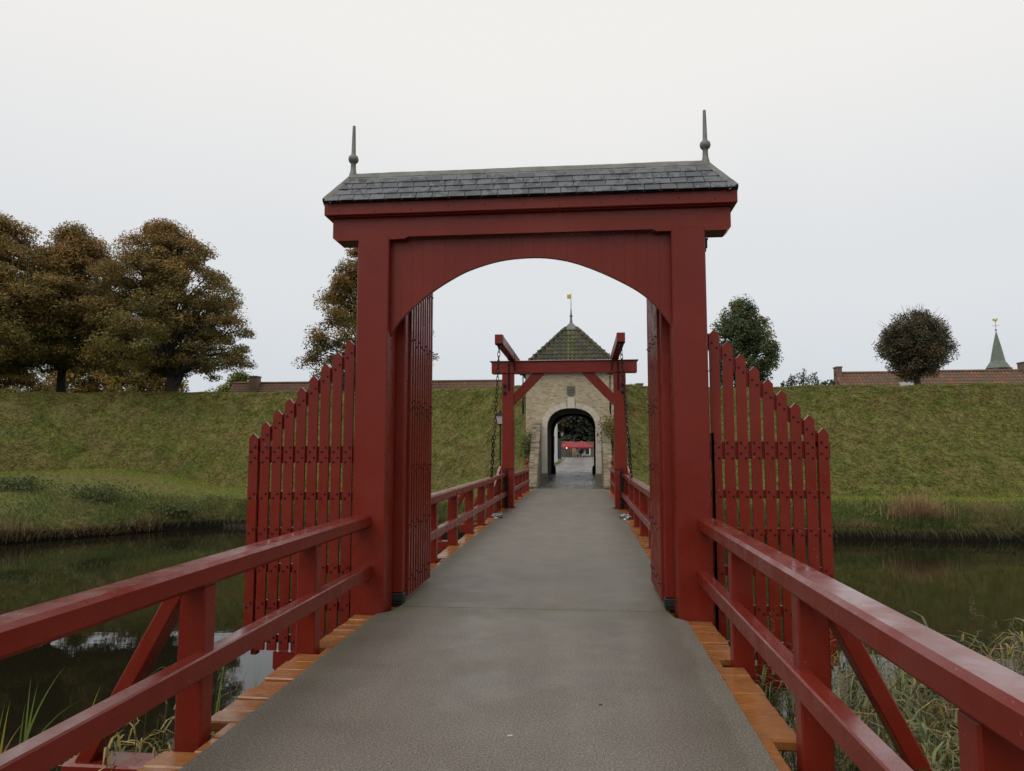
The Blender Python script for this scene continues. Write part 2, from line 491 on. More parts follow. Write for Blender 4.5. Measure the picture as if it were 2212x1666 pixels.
earth = t.n('ShaderNodeMapRange'); t.l(t.math('ADD', sx.outputs['Y'], t.math('MULTIPLY', t.noise(1.5, 4), 2.0)), earth.inputs['Value'])
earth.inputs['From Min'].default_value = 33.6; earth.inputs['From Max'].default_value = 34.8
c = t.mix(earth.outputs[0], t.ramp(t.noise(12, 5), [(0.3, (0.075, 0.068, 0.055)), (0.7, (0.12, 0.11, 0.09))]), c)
t.base(c); t.rough(t.ramp(t.noise(2.2, 4), [(0.35, 0.13), (0.65, 0.38)]))
t.bump(t.ramp(ve.outputs['Distance'], [(0.0, 0.0), (0.16, 1.0)]), 1.0, 0.05)

t = NT('rampart_grass')
c1 = t.ramp(t.noise(0.55, 6, 0.65), [(0.28, (0.105, 0.138, 0.028)), (0.44, (0.168, 0.172, 0.046)), (0.60, (0.200, 0.165, 0.062)), (0.78, (0.128, 0.155, 0.036))])
c1 = t.mix(t.ramp(t.noise(5, 6, 0.75), [(0.42, 0.0), (0.62, 0.7)]), c1, (0.042, 0.044, 0.014))
szz = t.n('ShaderNodeSeparateXYZ'); t.l(t.pos(), szz.inputs[0])     # shade of the undercut bank painted in as dark soil at the water line
c1 = t.mix(t.mr(szz.outputs['Z'], -1.72, -1.58), (0.016, 0.013, 0.009), c1)
t.base(c1); t.rough(0.9); t.spec(0.15); t.bump(t.noise(9, 6, 0.7), 0.8, 0.15)

t = NT('near_soil')
t.base(t.ramp(t.noise(1.2, 5), [(0.3, (0.03, 0.028, 0.016)), (0.7, (0.07, 0.065, 0.03))])); t.rough(0.9); t.spec(0.2)

t = NT('moat_water')
t.base((0.010, 0.009, 0.005)); t.rough(0.02)
t.b.inputs['IOR'].default_value = 1.33
w1 = t.noise(0.9, 3, 0.5, stretch=(1, 1.6, 1)); w2 = t.noise(7, 3, 0.5, stretch=(1, 1.5, 1))
wp = t.ramp(t.noise(0.12, 3), [(0.42, 0.15), (0.62, 1.0)])
t.bump(t.math('ADD', t.math('MULTIPLY', w1, 0.35), t.math('MULTIPLY', t.math('MULTIPLY', w2, 0.16), wp)), 0.05, 0.10)

def leafy(name, rough=0.55, trans=0.25):
    t = NT(name)
    at = t.n('ShaderNodeVertexColor'); at.layer_name = 'Col'
    t.l(at.outputs['Color'], t.b.inputs['Base Color']); t.rough(rough); t.spec(0.25)
    tr = t.n('ShaderNodeBsdfTranslucent'); t.l(at.outputs['Color'], tr.inputs['Color'])
    mx = t.n('ShaderNodeMixShader'); mx.inputs[0].default_value = trans
    t.l(t.b.outputs[0], mx.inputs[1]); t.l(tr.outputs[0], mx.inputs[2])
    t.l(mx.outputs[0], t.out.inputs['Surface'])
leafy('leaves', 0.55, 0.38); leafy('blades', 0.6, 0.3); leafy('reed_leaf', 0.5, 0.3)
# ================================================================ LAND AND WATER
ZW = -2.0
def tab(xs, ys):
    return lambda x: np.interp(x, xs, ys)
# where the water's edge, the foot path and the crest of the rampart run, along x
Yw = tab([-150, -60, -40, -28, -22, -19, -16.5, -9, -5, -1.8, 1.8, 5, 9, 60, 150], [6, 13, 19, 23, 26, 30.3, 33, 33, 31, 28.8, 28.8, 30.5, 31, 30.2, 30])
Yp = tab([-150, -60, -40, -33, -27, -22, -18, -9, -5, -1.8, 1.8, 5, 9, 60, 150], [14, 22, 27.5, 31.5, 36, 36.5, 35.4, 34.9, 33, 30.25, 30.25, 32.6, 33.6, 33, 33])
zp = tab([-150, -60, -33, -25, -18, -9, -5, -1.8, 1.8, 5, 9, 60, 150], [0.3, 0.3, 0.3, 0.48, -0.45, -0.60, -0.40, 0.02, 0.02, -0.40, -0.62, -0.6, -0.6])
Yr = tab([-150, -60, -40, -33, -27, -20, -9, -5, -1.8, 1.8, 5, 9, 30, 60, 150], [21, 29, 34, 38, 41.5, 41.5, 40.5, 39, 37, 37, 39, 40.5, 40, 39, 39])
zr = tab([-150, -60, -33, -27, -9, -1.8, 1.8, 9, 30, 150], [4.9, 4.9, 4.9, 5.15, 5.06, 5.0, 5.0, 5.05, 5.15, 5.15])
def road_z(y):
    return np.interp(y, [30, 44, 110, 400], [-0.004, 0.20, 0.55, 0.6])
# section: (key index u -> Y, z)
def section(x):
    x = np.asarray(x, dtype=float)
    w, p_, q, r, h = Yw(x), Yp(x), zp(x), Yr(x), zr(x)
    o = np.ones_like(x)
    Y = np.stack([w - 2.5, w - 0.05, w + 0.02, w + (p_ - w) * 0.45, p_, p_ + 1.0, p_ + (r - p_) * 0.35 + 0.5, p_ + (r - p_) * 0.72 + 0.25, r, r + 3.0, r + 10, 120 * o, 420 * o], -1)
    Z = np.stack([(ZW - 1.3) * o, (ZW - 0.7) * o, (ZW + 0.42) * o, (ZW + 0.42) * 0.42 + q * 0.58, q, q + 0.07, q + (h - q) * 0.345, q + (h - q) * 0.735, h, h + 0.10, 0.45 * o, 0.5 * o, 0.55 * o], -1)
    return Y, Z
def land(x, u):
    """x (n,), u (n,) in 0..12 -> points"""
    Y, Z = section(x)
    i = np.clip(np.floor(u).astype(int), 0, 11); f = u - i
    k = np.arange(len(x))
    y = Y[k, i] * (1 - f) + Y[k, i + 1] * f
    z = Z[k, i] * (1 - f) + Z[k, i + 1] * f
    return np.stack([x, y, z], -1)
def wob(x, y, s, seed):
    """cheap smooth pseudo-noise"""
    r = np.random.default_rng(seed); out = 0
    for k in range(7):
        a = r.uniform(0, 6.28); fr = s * r.uniform(0.5, 1.8); ph = r.uniform(0, 6.28)
        out = out + np.sin((x * math.cos(a) + y * math.sin(a)) * fr + ph)
    return out / 7
xs = np.concatenate([np.linspace(-150, -46, 20), np.linspace(-45, -2.2, 110), [-1.80, -1.72, -0.6, 0.6, 1.72, 1.80], np.linspace(2.2, 45, 110), np.linspace(46, 150, 20)])
us = np.concatenate([np.linspace(0, 2, 5), np.linspace(2.2, 10, 56), np.linspace(10.25, 12, 8)])
G = np.zeros((len(xs), len(us), 3))
for j, u in enumerate(us):
    G[:, j] = land(xs, np.full(len(xs), u))
bumpz = wob(G[..., 0], G[..., 1], 1.3, 1) * 0.10 + wob(G[..., 0], G[..., 1], 3.1, 2) * 0.05
wgt = np.interp(us, [0, 2.5, 3, 3.9, 4.2, 5, 5.5, 8, 8.6, 10, 12], [0, 0.3, 1.4, 0.4, 0.2, 0.2, 1, 1, 0.4, 0.2, 0])
near_gate = np.clip((np.abs(G[..., 0]) - 1.9) / 2.0, 0, 1)
bumpz = bumpz + wob(G[..., 0], G[..., 1] * 2, 6.5, 3) * 0.04
G[..., 2] += bumpz * wgt[None, :] * near_gate
# the cutting through which the road enters
inner = np.abs(G[..., 0]) < 1.75
G[..., 2] = np.where(inner & (G[..., 1] > 29.9), road_z(G[..., 1]) - 0.05, np.where(inner & (G[..., 1] > 28.0), np.minimum(G[..., 2], -0.4), G[..., 2]))
nx, nu = len(xs), len(us)
idx = np.arange(nx * nu).reshape(nx, nu)
F = np.stack([idx[:-1, :-1], idx[1:, :-1], idx[1:, 1:], idx[:-1, 1:]], -1).reshape(-1, 4)
tag(np_mesh('rampart_ground', G.reshape(-1, 3), F, 'rampart_grass', smooth=True), kind='structure')

def surf(x, u):
    P = land(x, u)
    b = wob(P[:, 0], P[:, 1], 1.3, 1) * 0.10 + wob(P[:, 0], P[:, 1], 3.1, 2) * 0.05
    w = np.interp(u, [0, 2.5, 3, 3.9, 4.2, 5, 5.5, 8, 8.6, 10, 12], [0, 0.3, 1.4, 0.4, 0.2, 0.2, 1, 1, 0.4, 0.2, 0])
    P[:, 2] += b * w * np.clip((np.abs(P[:, 0]) - 1.9) / 2.0, 0, 1)
    return P

# near bank, behind and beside the viewer, and the moat bed
m = MB()
pro = [(-400, -0.3), (-30, -0.3), (-6, -0.35), (-2.5, -0.8), (0.0, -1.9), (2.5, -2.6), (8, -3.3), (40, -3.4)]
for i in range(len(pro) - 1):
    (y0, z0), (y1, z1) = pro[i], pro[i + 1]
    m.add([(-300, y0, z0), (300, y0, z0), (300, y1, z1), (-300, y1, z1)], [(0, 1, 2, 3)])
tag(m.build('near_bank_ground', 'near_soil'), kind='structure')
m = MB(); m.add([(-300, -1.5, ZW), (300, -1.5, ZW), (300, 36, ZW), (-300, 36, ZW)], [(0, 1, 2, 3)])
tag(m.build('moat_water', 'moat_water'), kind='structure')
# road from the bridge through the gate to the square
m = MB(); ys = [30.25, 32, 34, 36, 40, 44, 50, 60, 80, 110, 180]
for y0, y1 in zip(ys[:-1], ys[1:]):
    h0 = 1.60 if y0 < 44 else min(9, 1.60 + (y0 - 44) * 1.2); h1 = 1.60 if y1 <= 44 else min(9, 1.60 + (y1 - 44) * 1.2)
    m.add([(-h0, y0, road_z(y0)), (h0, y0, road_z(y0)), (h1, y1, road_z(y1)), (-h1, y1, road_z(y1))], [(0, 1, 2, 3)])
for sgn in (1,):
    pass
tag(m.build('cobbled_road', 'cobbles'), kind='structure')

# ---------------------------------------------------------------- grass on the rampart
def blades(name, P, h, w, lean, col, mat='blades', seed=3, kind='stuff', label=None, cat=None, parent=None):
    r = np.random.default_rng(seed); n = len(P)
    a = r.uniform(0, 6.283, n)
    t_ = np.stack([np.cos(a), np.sin(a), np.zeros(n)], -1) * (w[:, None] * 0.5)
    tip = P + lean + np.stack([np.zeros(n), np.zeros(n), h], -1)
    V = np.stack([P - t_, P + t_, tip], 1).reshape(-1, 3)
    F = np.arange(3 * n).reshape(n, 3)
    C = np.repeat(col, 3, axis=0)
    o = np_mesh(name, V, F, mat, C, parent=parent)
    return tag(o, label, cat, kind=kind)
def pick(n, pal, wts, seed, jit=0.18):
    r = np.random.default_rng(seed)
    pal = np.array(pal); k = r.choice(len(pal), n, p=np.array(wts) / np.sum(wts))
    return np.clip(pal[k] * (1 + r.normal(0, jit, (n, 1))), 0.003, 1)
r = np.random.default_rng(5)
n = 330000
x = np.concatenate([r.uniform(-48, -2.3, int(n * 0.56)), r.uniform(2.3, 34, n - int(n * 0.56))])
u = r.uniform(5.0, 8.9, n)
P = surf(x, u)
dry = wob(P[:, 0], P[:, 1] + P[:, 2], 1.9, 21) * 0.9 + wob(P[:, 0], P[:, 1] + P[:, 2], 5.0, 22) * 1.3 + r.normal(0, 0.30, n)
g1 = pick(n, [(0.245, 0.305, 0.052), (0.180, 0.250, 0.048), (0.310, 0.335, 0.070)], [1, 1, 1], 1)
g2 = pick(n, [(0.410, 0.300, 0.130), (0.500, 0.365, 0.185), (0.330, 0.265, 0.095)], [1, 0.7, 1.2], 2)
k = np.clip(dry * 1.2 + np.where(x < 0, 0.40, 0.22), 0, 1)[:, None]
col = g1 * (1 - k) + g2 * k
crest = np.clip((u - 7.75) / 0.5, 0, 1)[:, None]
col = col * (1 - crest * 0.7) + np.array([0.220, 0.270, 0.044]) * crest * 0.7
h = r.uniform(0.02, 0.09, n); w = r.uniform(0.018, 0.045, n)
fld = wob(P[:, 0], P[:, 1] + P[:, 2], 2.3, 41) * 2.6 + r.normal(0, 0.35, n)      # blades lie over in combed patches
lm = r.uniform(0.08, 0.24, n)
lean = np.stack([np.sin(fld) * lm, -np.abs(np.cos(fld)) * lm, np.full(n, -0.07)], -1)
tone = 1 + 0.55 * wob(P[:, 0], P[:, 1] + P[:, 2], 4.5, 42) + 0.45 * wob(P[:, 0], (P[:, 1] + P[:, 2]) * 1.4, 11, 43)
col = np.clip(col * tone[:, None], 0.01, 1)
h = h * np.clip(0.5 + 1.6 * (wob(P[:, 0], P[:, 1] + P[:, 2], 6.0, 44) + 0.3), 0.35, 2.2)
blades('rampart_grass', P, h, w, lean, col, label='rough olive and straw coloured grass over the rampart slope', cat='grass')
# mown strip of the foot path
n = 60000
x = np.concatenate([r.uniform(-48, -2.4, n // 2), r.uniform(2.4, 32, n - n // 2)])
P = surf(x, r.uniform(3.9, 5.2, n))
col = pick(n, [(0.205, 0.265, 0.034), (0.255, 0.290, 0.048), (0.310, 0.275, 0.075)], [1.3, 1, 0.5], 4)
blades('path_grass', P, r.uniform(0.03, 0.09, n), r.uniform(0.015, 0.04, n), r.normal(0, 0.02, (n, 3)), col, seed=8, label='short bright green grass along the foot path of the rampart', cat='grass')
# rank growth between the path and the water
n = 110000
x = np.concatenate([r.uniform(-48, -2.2, int(n * .62)), r.uniform(2.2, 32, n - int(n * .62))])
u = 2.0 + np.abs(r.normal(0.0, 0.95, n)) % 1.95
P = surf(x, u)
tuss = np.clip(wob(P[:, 0], P[:, 1], 2.6, 31) * 1.6 + 0.5, 0, 1)
brown = np.clip(wob(P[:, 0], P[:, 1], 1.1, 32) * 1.5 + np.where(u < 2.3, 0.35, -0.05), 0, 1)[:, None]
ga = pick(n, [(0.115, 0.165, 0.050), (0.165, 0.200, 0.062), (0.095, 0.140, 0.046)], [1, 1, 1], 6)
gb = pick(n, [(0.265, 0.195, 0.090), (0.330, 0.250, 0.125), (0.200, 0.165, 0.072)], [1, 0.8, 1], 7)
col = ga * (1 - brown) + gb * brown
lawn = ((x < -5) & (u > 3.25 + 0.35 * wob(P[:, 0], P[:, 1], 1.7, 33)))      # the mown strip is broad on the left
col[lawn] = pick(int(lawn.sum()), [(0.190, 0.325, 0.028), (0.235, 0.345, 0.040), (0.28, 0.31, 0.06)], [1, 1, .5], 34)
lean = np.stack([r.normal(0, 0.13, n), r.normal(-0.12, 0.10, n), r.normal(-0.03, 0.06, n)], -1)
no = 16000      # tufts drooping over the water's edge
xo = np.concatenate([r.uniform(-48, -2.2, no // 2), r.uniform(2.2, 32, no - no // 2)])
P[:no] = np.stack([xo, Yw(xo) + r.uniform(0.0, 0.35, no), ZW + 0.42 + r.uniform(-0.05, 0.1, no)], -1)
col[:no] = gb[:no] * 0.28 + ga[:no] * 0.28
lean[:no] = np.stack([r.normal(0, 0.08, no), r.normal(-0.26, 0.10, no), r.uniform(-0.55, -0.25, no)], -1)
blades('bank_growth', P, r.uniform(0.08, 0.32, n) * (0.6 + 0.8 * tuss) * np.where(lawn, 0.30, 1.0), r.uniform(0.018, 0.045, n), lean, col, seed=9, label='rank dull green and brown growth on the bank above the water', cat='bank growth')

# dark boards that hold the bank at the water line
def revetment(x0, x1, label):
    m = MB(); x = x0; c0 = (x0 + x1) / 2
    root = thing('timber_revetment', label, 'revetment', (c0, float(Yw(c0)) - 0.06, ZW - 0.4))
    rr = random.Random(int(x0 * 10))
    while x < x1:
        wd = rr.uniform(0.11, 0.17); y = float(Yw(x + wd / 2)) - 0.08 + rr.uniform(-0.02, 0.02)
        m.box(x, x + wd - 0.012, y - 0.03, y + 0.03, ZW - 0.5, ZW + 0.12 + rr.uniform(-0.05, 0.05))
        x += wd
    tag(m.build('boards', 'dark_timber', root), kind='stuff')
revetment(-16.4, -6, 'row of dark rotting boards at the water line left of the bridge')

# dead reed fringe and bushy weeds on the left bank, tan tuft on the right bank
def ribbon_blades(name, base, hgt, wid, bend, col, seed=1, segs=3, label=None, cat=None, parent=None, kind='stuff', mat='reed_leaf', droop=0.5, yaw=None):
    """curved tapering blades: base (n,3), bend (n,2) horizontal reach"""
    r = np.random.default_rng(seed); n = len(base)
    a = np.arctan2(bend[:, 1], bend[:, 0]) + math.pi / 2 + r.normal(0, 0.5, n)
    if yaw is not None: a = np.full(n, yaw)
    sd = np.stack([np.cos(a), np.sin(a), np.zeros(n)], -1)
    L = segs + 1; V = []
    for i in range(L):
        f = i / segs
        c = base + np.stack([bend[:, 0] * f ** 1.7, bend[:, 1] * f ** 1.7, hgt * (f - droop * f ** 3 * np.clip(np.hypot(bend[:, 0], bend[:, 1]) / np.maximum(hgt, .05), 0, 1))], -1)
        ww = wid * (1 - f ** 1.6) * (0.75 + 0.5 * f if f < .5 else 1) * 0.5
        V += [c - sd * ww[:, None], c + sd * ww[:, None]]
    V = np.stack(V, 1)                      # n, 2L, 3
    F = []
    for i in range(segs):
        F.append([2 * i, 2 * i + 1, 2 * i + 3, 2 * i + 2])
    F = (np.arange(n)[:, None, None] * (2 * L) + np.array(F)[None]).reshape(-1, 4)
    C = np.repeat(col, 2 * L, axis=0)
    return tag(np_mesh(name, V.reshape(-1, 3), F, mat, C, parent=parent), label, cat, kind=kind)

n = 2600
x = r.uniform(-32, -18.2, n)
base = np.stack([x, Yw(x) + r.normal(-0.30, 0.28, n), np.full(n, ZW + 0.0) + r.uniform(0, 0.35, n)], -1)
hg = r.uniform(0.35, 1.2, n) * np.clip(0.75 + 1.1 * wob(x, x * 0, 2.9, 77), 0.35, 1.35)
col = pick(n, [(0.135, 0.080, 0.038), (0.185, 0.120, 0.058), (0.100, 0.072, 0.032), (0.085, 0.100, 0.034)], [1.2, 0.8, 1, 0.8], 12)
ribbon_blades('dead_reed_fringe', base, hg, r.uniform(0.02, 0.045, n), r.normal(0, 0.45, (n, 2)), col, 13, label='rusty dead reeds collapsing into the water below the left bank', cat='reeds')
n = 1500
x = 14.35 + r.normal(0, 0.50, n)
yy = Yw(x) + 0.35 + np.abs(r.normal(0, 0.55, n))
base = np.stack([x, yy, np.full(n, ZW + 0.5) + (yy - Yw(x)) * 0.42], -1)
col = pick(n, [(0.38, 0.26, 0.135), (0.46, 0.335, 0.18), (0.30, 0.20, 0.10)], [1, 1, 1], 14)
ribbon_blades('straw_tuft', base, r.uniform(0.45, 1.15, n), r.uniform(0.018, 0.040, n), np.stack([r.normal(0, 0.35, n), r.normal(-0.25, 0.25, n)], -1), col, 15, kind=None, label='tall straw coloured grass tuft on the right bank above the water', cat='grass tuft')
# ================================================================ THE BRIDGE
NEAR_POSTS = [0.55, 2.25, 3.99, 5.71]
MID_POSTS = [8.85, 10.50, 12.23, 14.04, 15.70, 17.33]
FAR_POSTS = [22.1, 23.75, 25.4, 27.0, 28.62]
bridge = thing('timber_bridge', 'long wooden bridge with grey coated deck and orange plank edges over the moat', 'bridge', (0, 12, -0.1))
# grey coated deck in spans with open joints between them
def slab(y0, y1, notch=None):
    m = MB()
    if notch:
        m.prism([(-1.50, y0), (1.50, y0), (1.50, y1 - 0.36), (1.40, y1 - 0.24), (1.36, y1), (-1.36, y1), (-1.40, y1 - 0.24), (-1.50, y1 - 0.36)], -0.028, 0.0, 'Z')
    else:
        m.box(-1.50, 1.50, y0, y1, -0.028, 0.0, 0.004)
    return m.build('deck_span', 'deck_coating', bridge)
slab(-6, 7.415, True)
m = MB(); m.prism([(-1.36, 7.43), (1.36, 7.43), (1.36, 7.62), (1.50, 7.75), (1.50, 17.30), (-1.50, 17.30), (-1.50, 7.75), (-1.36, 7.62)], -0.028, 0.0, 'Z'); m.build('deck_span', 'deck_coating', bridge)
m = MB(); m.prism([(-1.50, 17.312), (1.50, 17.312), (1.50, 19.95), (1.36, 20.1), (1.36, 20.24), (-1.36, 20.24), (-1.36, 20.1), (-1.50, 19.95)], -0.028, -0.002, 'Z'); m.build('deck_span', 'deck_coating', bridge)
m = MB(); m.prism([(-1.36, 20.265), (1.36, 20.265), (1.36, 20.6), (1.50, 20.75), (1.50, 30.3), (-1.50, 30.3), (-1.50, 20.75), (-1.36, 20.6)], -0.028, 0.0, 'Z'); m.build('deck_span', 'deck_coating', bridge)
# orange planks, one by one, sticking out beyond the coating
rp = random.Random(3)
plank_m = {}
def plank_mesh(x0, x1, k):
    key = (round(x0, 2), round(x1, 2), k)
    if key not in plank_m:
        m = MB(); m.box(x0, x1, -0.097, 0.097, -0.06, 0.0, 0.009)
        plank_m[key] = m.mesh('plank', 'orange_plank')
    return plank_m[key]
blocked = NEAR_POSTS + MID_POSTS + FAR_POSTS
y = 1.10
while y < 30.2:
    for sd in (-1, 1):
        yc = y + (0.03 if sd > 0 else 0)
        if 7.05 < yc < 7.75 or 20.0 < yc < 20.75: continue
        hit = any(abs(yc - (p + 0.0625)) < 0.142 for p in blocked)
        xo = 1.575 if hit else 1.735 + rp.choice((-0.006, 0, 0, 0.006))
        a, b = (1.42, xo) if sd > 0 else (-xo, -1.42)
        o = put('plank', plank_mesh(a, b, 0), bridge, (0, yc, -0.014 + rp.uniform(-0.004, 0.003)))
        o.rotation_euler = (rp.uniform(-0.03, 0.03), rp.uniform(-0.008, 0.008), rp.uniform(-0.006, 0.006))
    y += 0.203
# beams and piles below the deck
for x in (-1.15, -0.4, 0.4, 1.15):
    m = MB(); m.box(x - 0.10, x + 0.10, -5, 30.3, -0.36, -0.085); m.build('girder', 'dark_timber', bridge)
for y in [0.55, 3.99, 7.3, 10.5, 14.04, 17.33, 20.3, 23.75, 27.0]:
    m = MB(); e_ = 2.42 if y not in (7.3, 20.3) else 1.9
    m.box(-e_, e_, y - 0.03, y + 0.17, -0.36 - 0.02, -0.165, 0.012); m.build('cross_beam', 'red_paint', bridge)
    if y < 28:
        for x in (-1.5, 0, 1.5):
            m = MB(); m.lathe([(0.14, -3.6), (0.13, -0.38)], (x, y + 0.07, 0), 10); m.build('pile', 'dark_timber', bridge)

# ---------------------------------------------------------------- railings
def railing(label, sd, y0, y1, posts, braces, thick=True, end_posts=(), top=0.958, group=None):
    root = thing('bridge_railing', label, 'railing', (sd * 1.68, (y0 + y1) / 2, 0), group)
    dx = 0.04 if sd > 0 and y0 < 5 else 0.0
    rr = random.Random(int(y0 * 31 + sd))
    def bx(name, xa, xb, ya, yb, za, zb, c):
        m = MB(); m.box(sd * xa + dx, sd * xb + dx, ya, yb, za, zb, c); return m.build(name, 'red_paint', root)
    if thick: bx('top_rail', 1.588, 1.762, y0, y1, top - 0.13, top, 0.022)
    else: bx('top_rail', 1.60, 1.69, y0, y1, top - 0.10, top - 0.005, 0.01)
    # lower rail let into the posts and standing proud of them
    bx('lower_rail', 1.572, 1.672, y0, y1, 0.335, 0.458, 0.009)
    for p in posts:
        m = MB(); m.box(sd * 1.612 + dx, sd * 1.772 + dx, p, p + 0.125, -0.30, top - 0.132, 0.010)
        m.build('post', 'red_paint', root)
    for p in braces:
        m = MB(); m.beam((sd * 1.755 + dx, p + 0.065, 0.86), (sd * 2.36, p + 0.065, -0.26), 0.09, 0.14, up=(0, 1, 0)); 
        m.build('brace', 'red_paint', root)
    for p in end_posts:
        m = MB(); m.box(sd * 1.605, sd * 1.765, p, p + 0.15, -0.3, 0.93, 0.01); m.build('end_post', 'red_paint', root)
        m = MB(); m.lathe([(0.05, 0.925), (0.055, 0.94), (0.038, 0.96), (0.036, 1.06), (0.058, 1.085), (0.064, 1.12), (0.058, 1.19), (0.035, 1.25), (0.006, 1.285)], (sd * 1.685, p + 0.075, 0), 12)
        m.build('acorn_finial', 'red_paint', root, smooth=True)
    return root
for sd, nm in ((-1, 'left'), (1, 'right')):
    railing('red railing nearest the viewer on the %s, from the frame edge to the portal' % nm, sd, -2.5, 7.125, NEAR_POSTS, [0.55, 3.99], group='bridge railings')
    railing('red railing on the %s between the tall portal and the drawbridge' % nm, sd, 7.52, 17.46, MID_POSTS, [10.5, 14.04, 17.33], group='bridge railings')
    railing('short thin red railing on the %s beside the drawbridge leaf' % nm, sd, 17.475, 20.135, [], [], thick=False, top=0.97, group='bridge railings')
    railing('red railing with acorn finial on the %s leading to the gatehouse' % nm, sd, 20.5, 28.77, FAR_POSTS[:-1], [23.75, 27.0], end_posts=(28.62,), top=0.90, group='bridge railings')

# ================================================================ THE TALL RED PORTAL
PF = 7.13
portal = thing('gate_portal', 'tall red timber portal with arched head and small slate roof spanning the bridge', 'gateway', (0, 7.28, 0))
for xa, xb in ((-1.783, -1.450), (1.432, 1.765)):
    m = MB(); m.box(xa, xb, PF, PF + 0.33, -0.35, 3.825, 0.012); m.build('post', 'red_paint', portal)
    m = MB()
    # stop chamfer strip at the inner front corner
# lintel: long beam, notched and chamfered at the ends
def lintel(y0, y1, dz, ins):
    L, Rr = -2.055 + ins, 2.02 - ins
    return [(L, 3.80 + dz), (L, 4.03), (Rr, 4.03), (Rr, 3.80 + dz), (Rr - 0.075, 3.80 + dz), (Rr - 0.11, 3.785 + dz), (1.78, 3.785 + dz)]
m = MB()
prof = [(-2.055, 3.815), (-2.055, 4.03), (2.02, 4.03), (2.02, 3.815), (1.985, 3.785), (1.78, 3.785), (1.42, 3.79), (1.29, 3.79), (1.25, 3.812), (-1.25, 3.812), (-1.29, 3.79), (-1.45, 3.785), (-1.80, 3.785), (-2.02, 3.785)]
m.prism(prof, PF + 0.008, PF + 0.27); m.build('lintel', 'red_paint', portal)
m = MB(); m.box(-2.125, 2.075, PF - 0.075, PF + 0.365, 4.032, 4.165, 0.008); m.build('eaves_board', 'red_paint', portal)
m = MB(); m.box(-2.085, 2.04, PF - 0.04, PF + 0.32, 4.022, 4.034); m.build('soffit', 'red_paint', portal)
# arched head made of upright boards, the soffit cut to a curve
ARC = [(-1.457, 2.767), (-1.35, 2.943), (-1.184, 3.107), (-1.017, 3.24), (-0.808, 3.372), (-0.6, 3.472), (-0.289, 3.558), (0.03, 3.582), (0.285, 3.56), (0.528, 3.495), (0.829, 3.364), (1.125, 3.193), (1.32, 3.006), (1.436, 2.822)]
def smooth_arc():
    ax = np.array(ARC); t_ = np.linspace(0, len(ax) - 1, 60)
    i = np.clip(t_.astype(int), 0, len(ax) - 2); f = t_ - i
    P0 = ax[np.maximum(i - 1, 0)]; P1 = ax[i]; P2 = ax[i + 1]; P3 = ax[np.minimum(i + 2, len(ax) - 1)]
    f = f[:, None]
    return 0.5 * (2 * P1 + (P2 - P0) * f + (2 * P0 - 5 * P1 + 4 * P2 - P3) * f ** 2 + (3 * P1 - P0 - 3 * P2 + P3) * f ** 3)
arcp = smooth_arc()
def arc_z(x): return float(np.interp(x, arcp[:, 0], arcp[:, 1]))
x = -1.455; nb = 25; wd = (1.436 + 1.455) / nb
for k in range(nb):
    xa = x + k * wd + 0.0006; xb = x + (k + 1) * wd - 0.0006
    q = [(xa + (xb - xa) * j / 4, arc_z(xa + (xb - xa) * j / 4)) for j in range(5)]
    m = MB(); m.prism(q + [(xb, 3.80), (xa, 3.80)], PF + 0.095 + 0.0005 * ((k * 7) % 3), PF + 0.15)
    m.build('arch_board', 'red_paint', portal)
# a batten behind closes the joints
m = MB(); q = [(p_[0], p_[1] + 0.02) for p_ in arcp[2:-2]]
m.prism(q + [(q[-1][0], 3.79), (q[0][0], 3.79)], PF + 0.152, PF + 0.165); m.build('arch_backing', 'red_paint', portal)
m = MB(); m.box(1.765, 1.80, PF + 0.04, PF + 0.10, 3.70, 3.715); m.lathe([(0.012, 3.62), (0.012, 3.70)], (1.785, PF + 0.07, 0), 6); m.box(1.765, 1.778, PF + 0.03, PF + 0.11, 3.58, 3.74); m.build('iron_latch', 'iron', portal)
m = MB()
for k in range(11):
    xx = -1.98 + k * 0.385 + 0.05 * math.sin(k * 3.1); m.box(xx, xx + 0.012, PF - 0.078, PF - 0.07, 4.075 + 0.02 * math.sin(k * 5), 4.087 + 0.02 * math.sin(k * 5))
tag(m.build('nail_heads', 'iron', portal), kind='stuff')

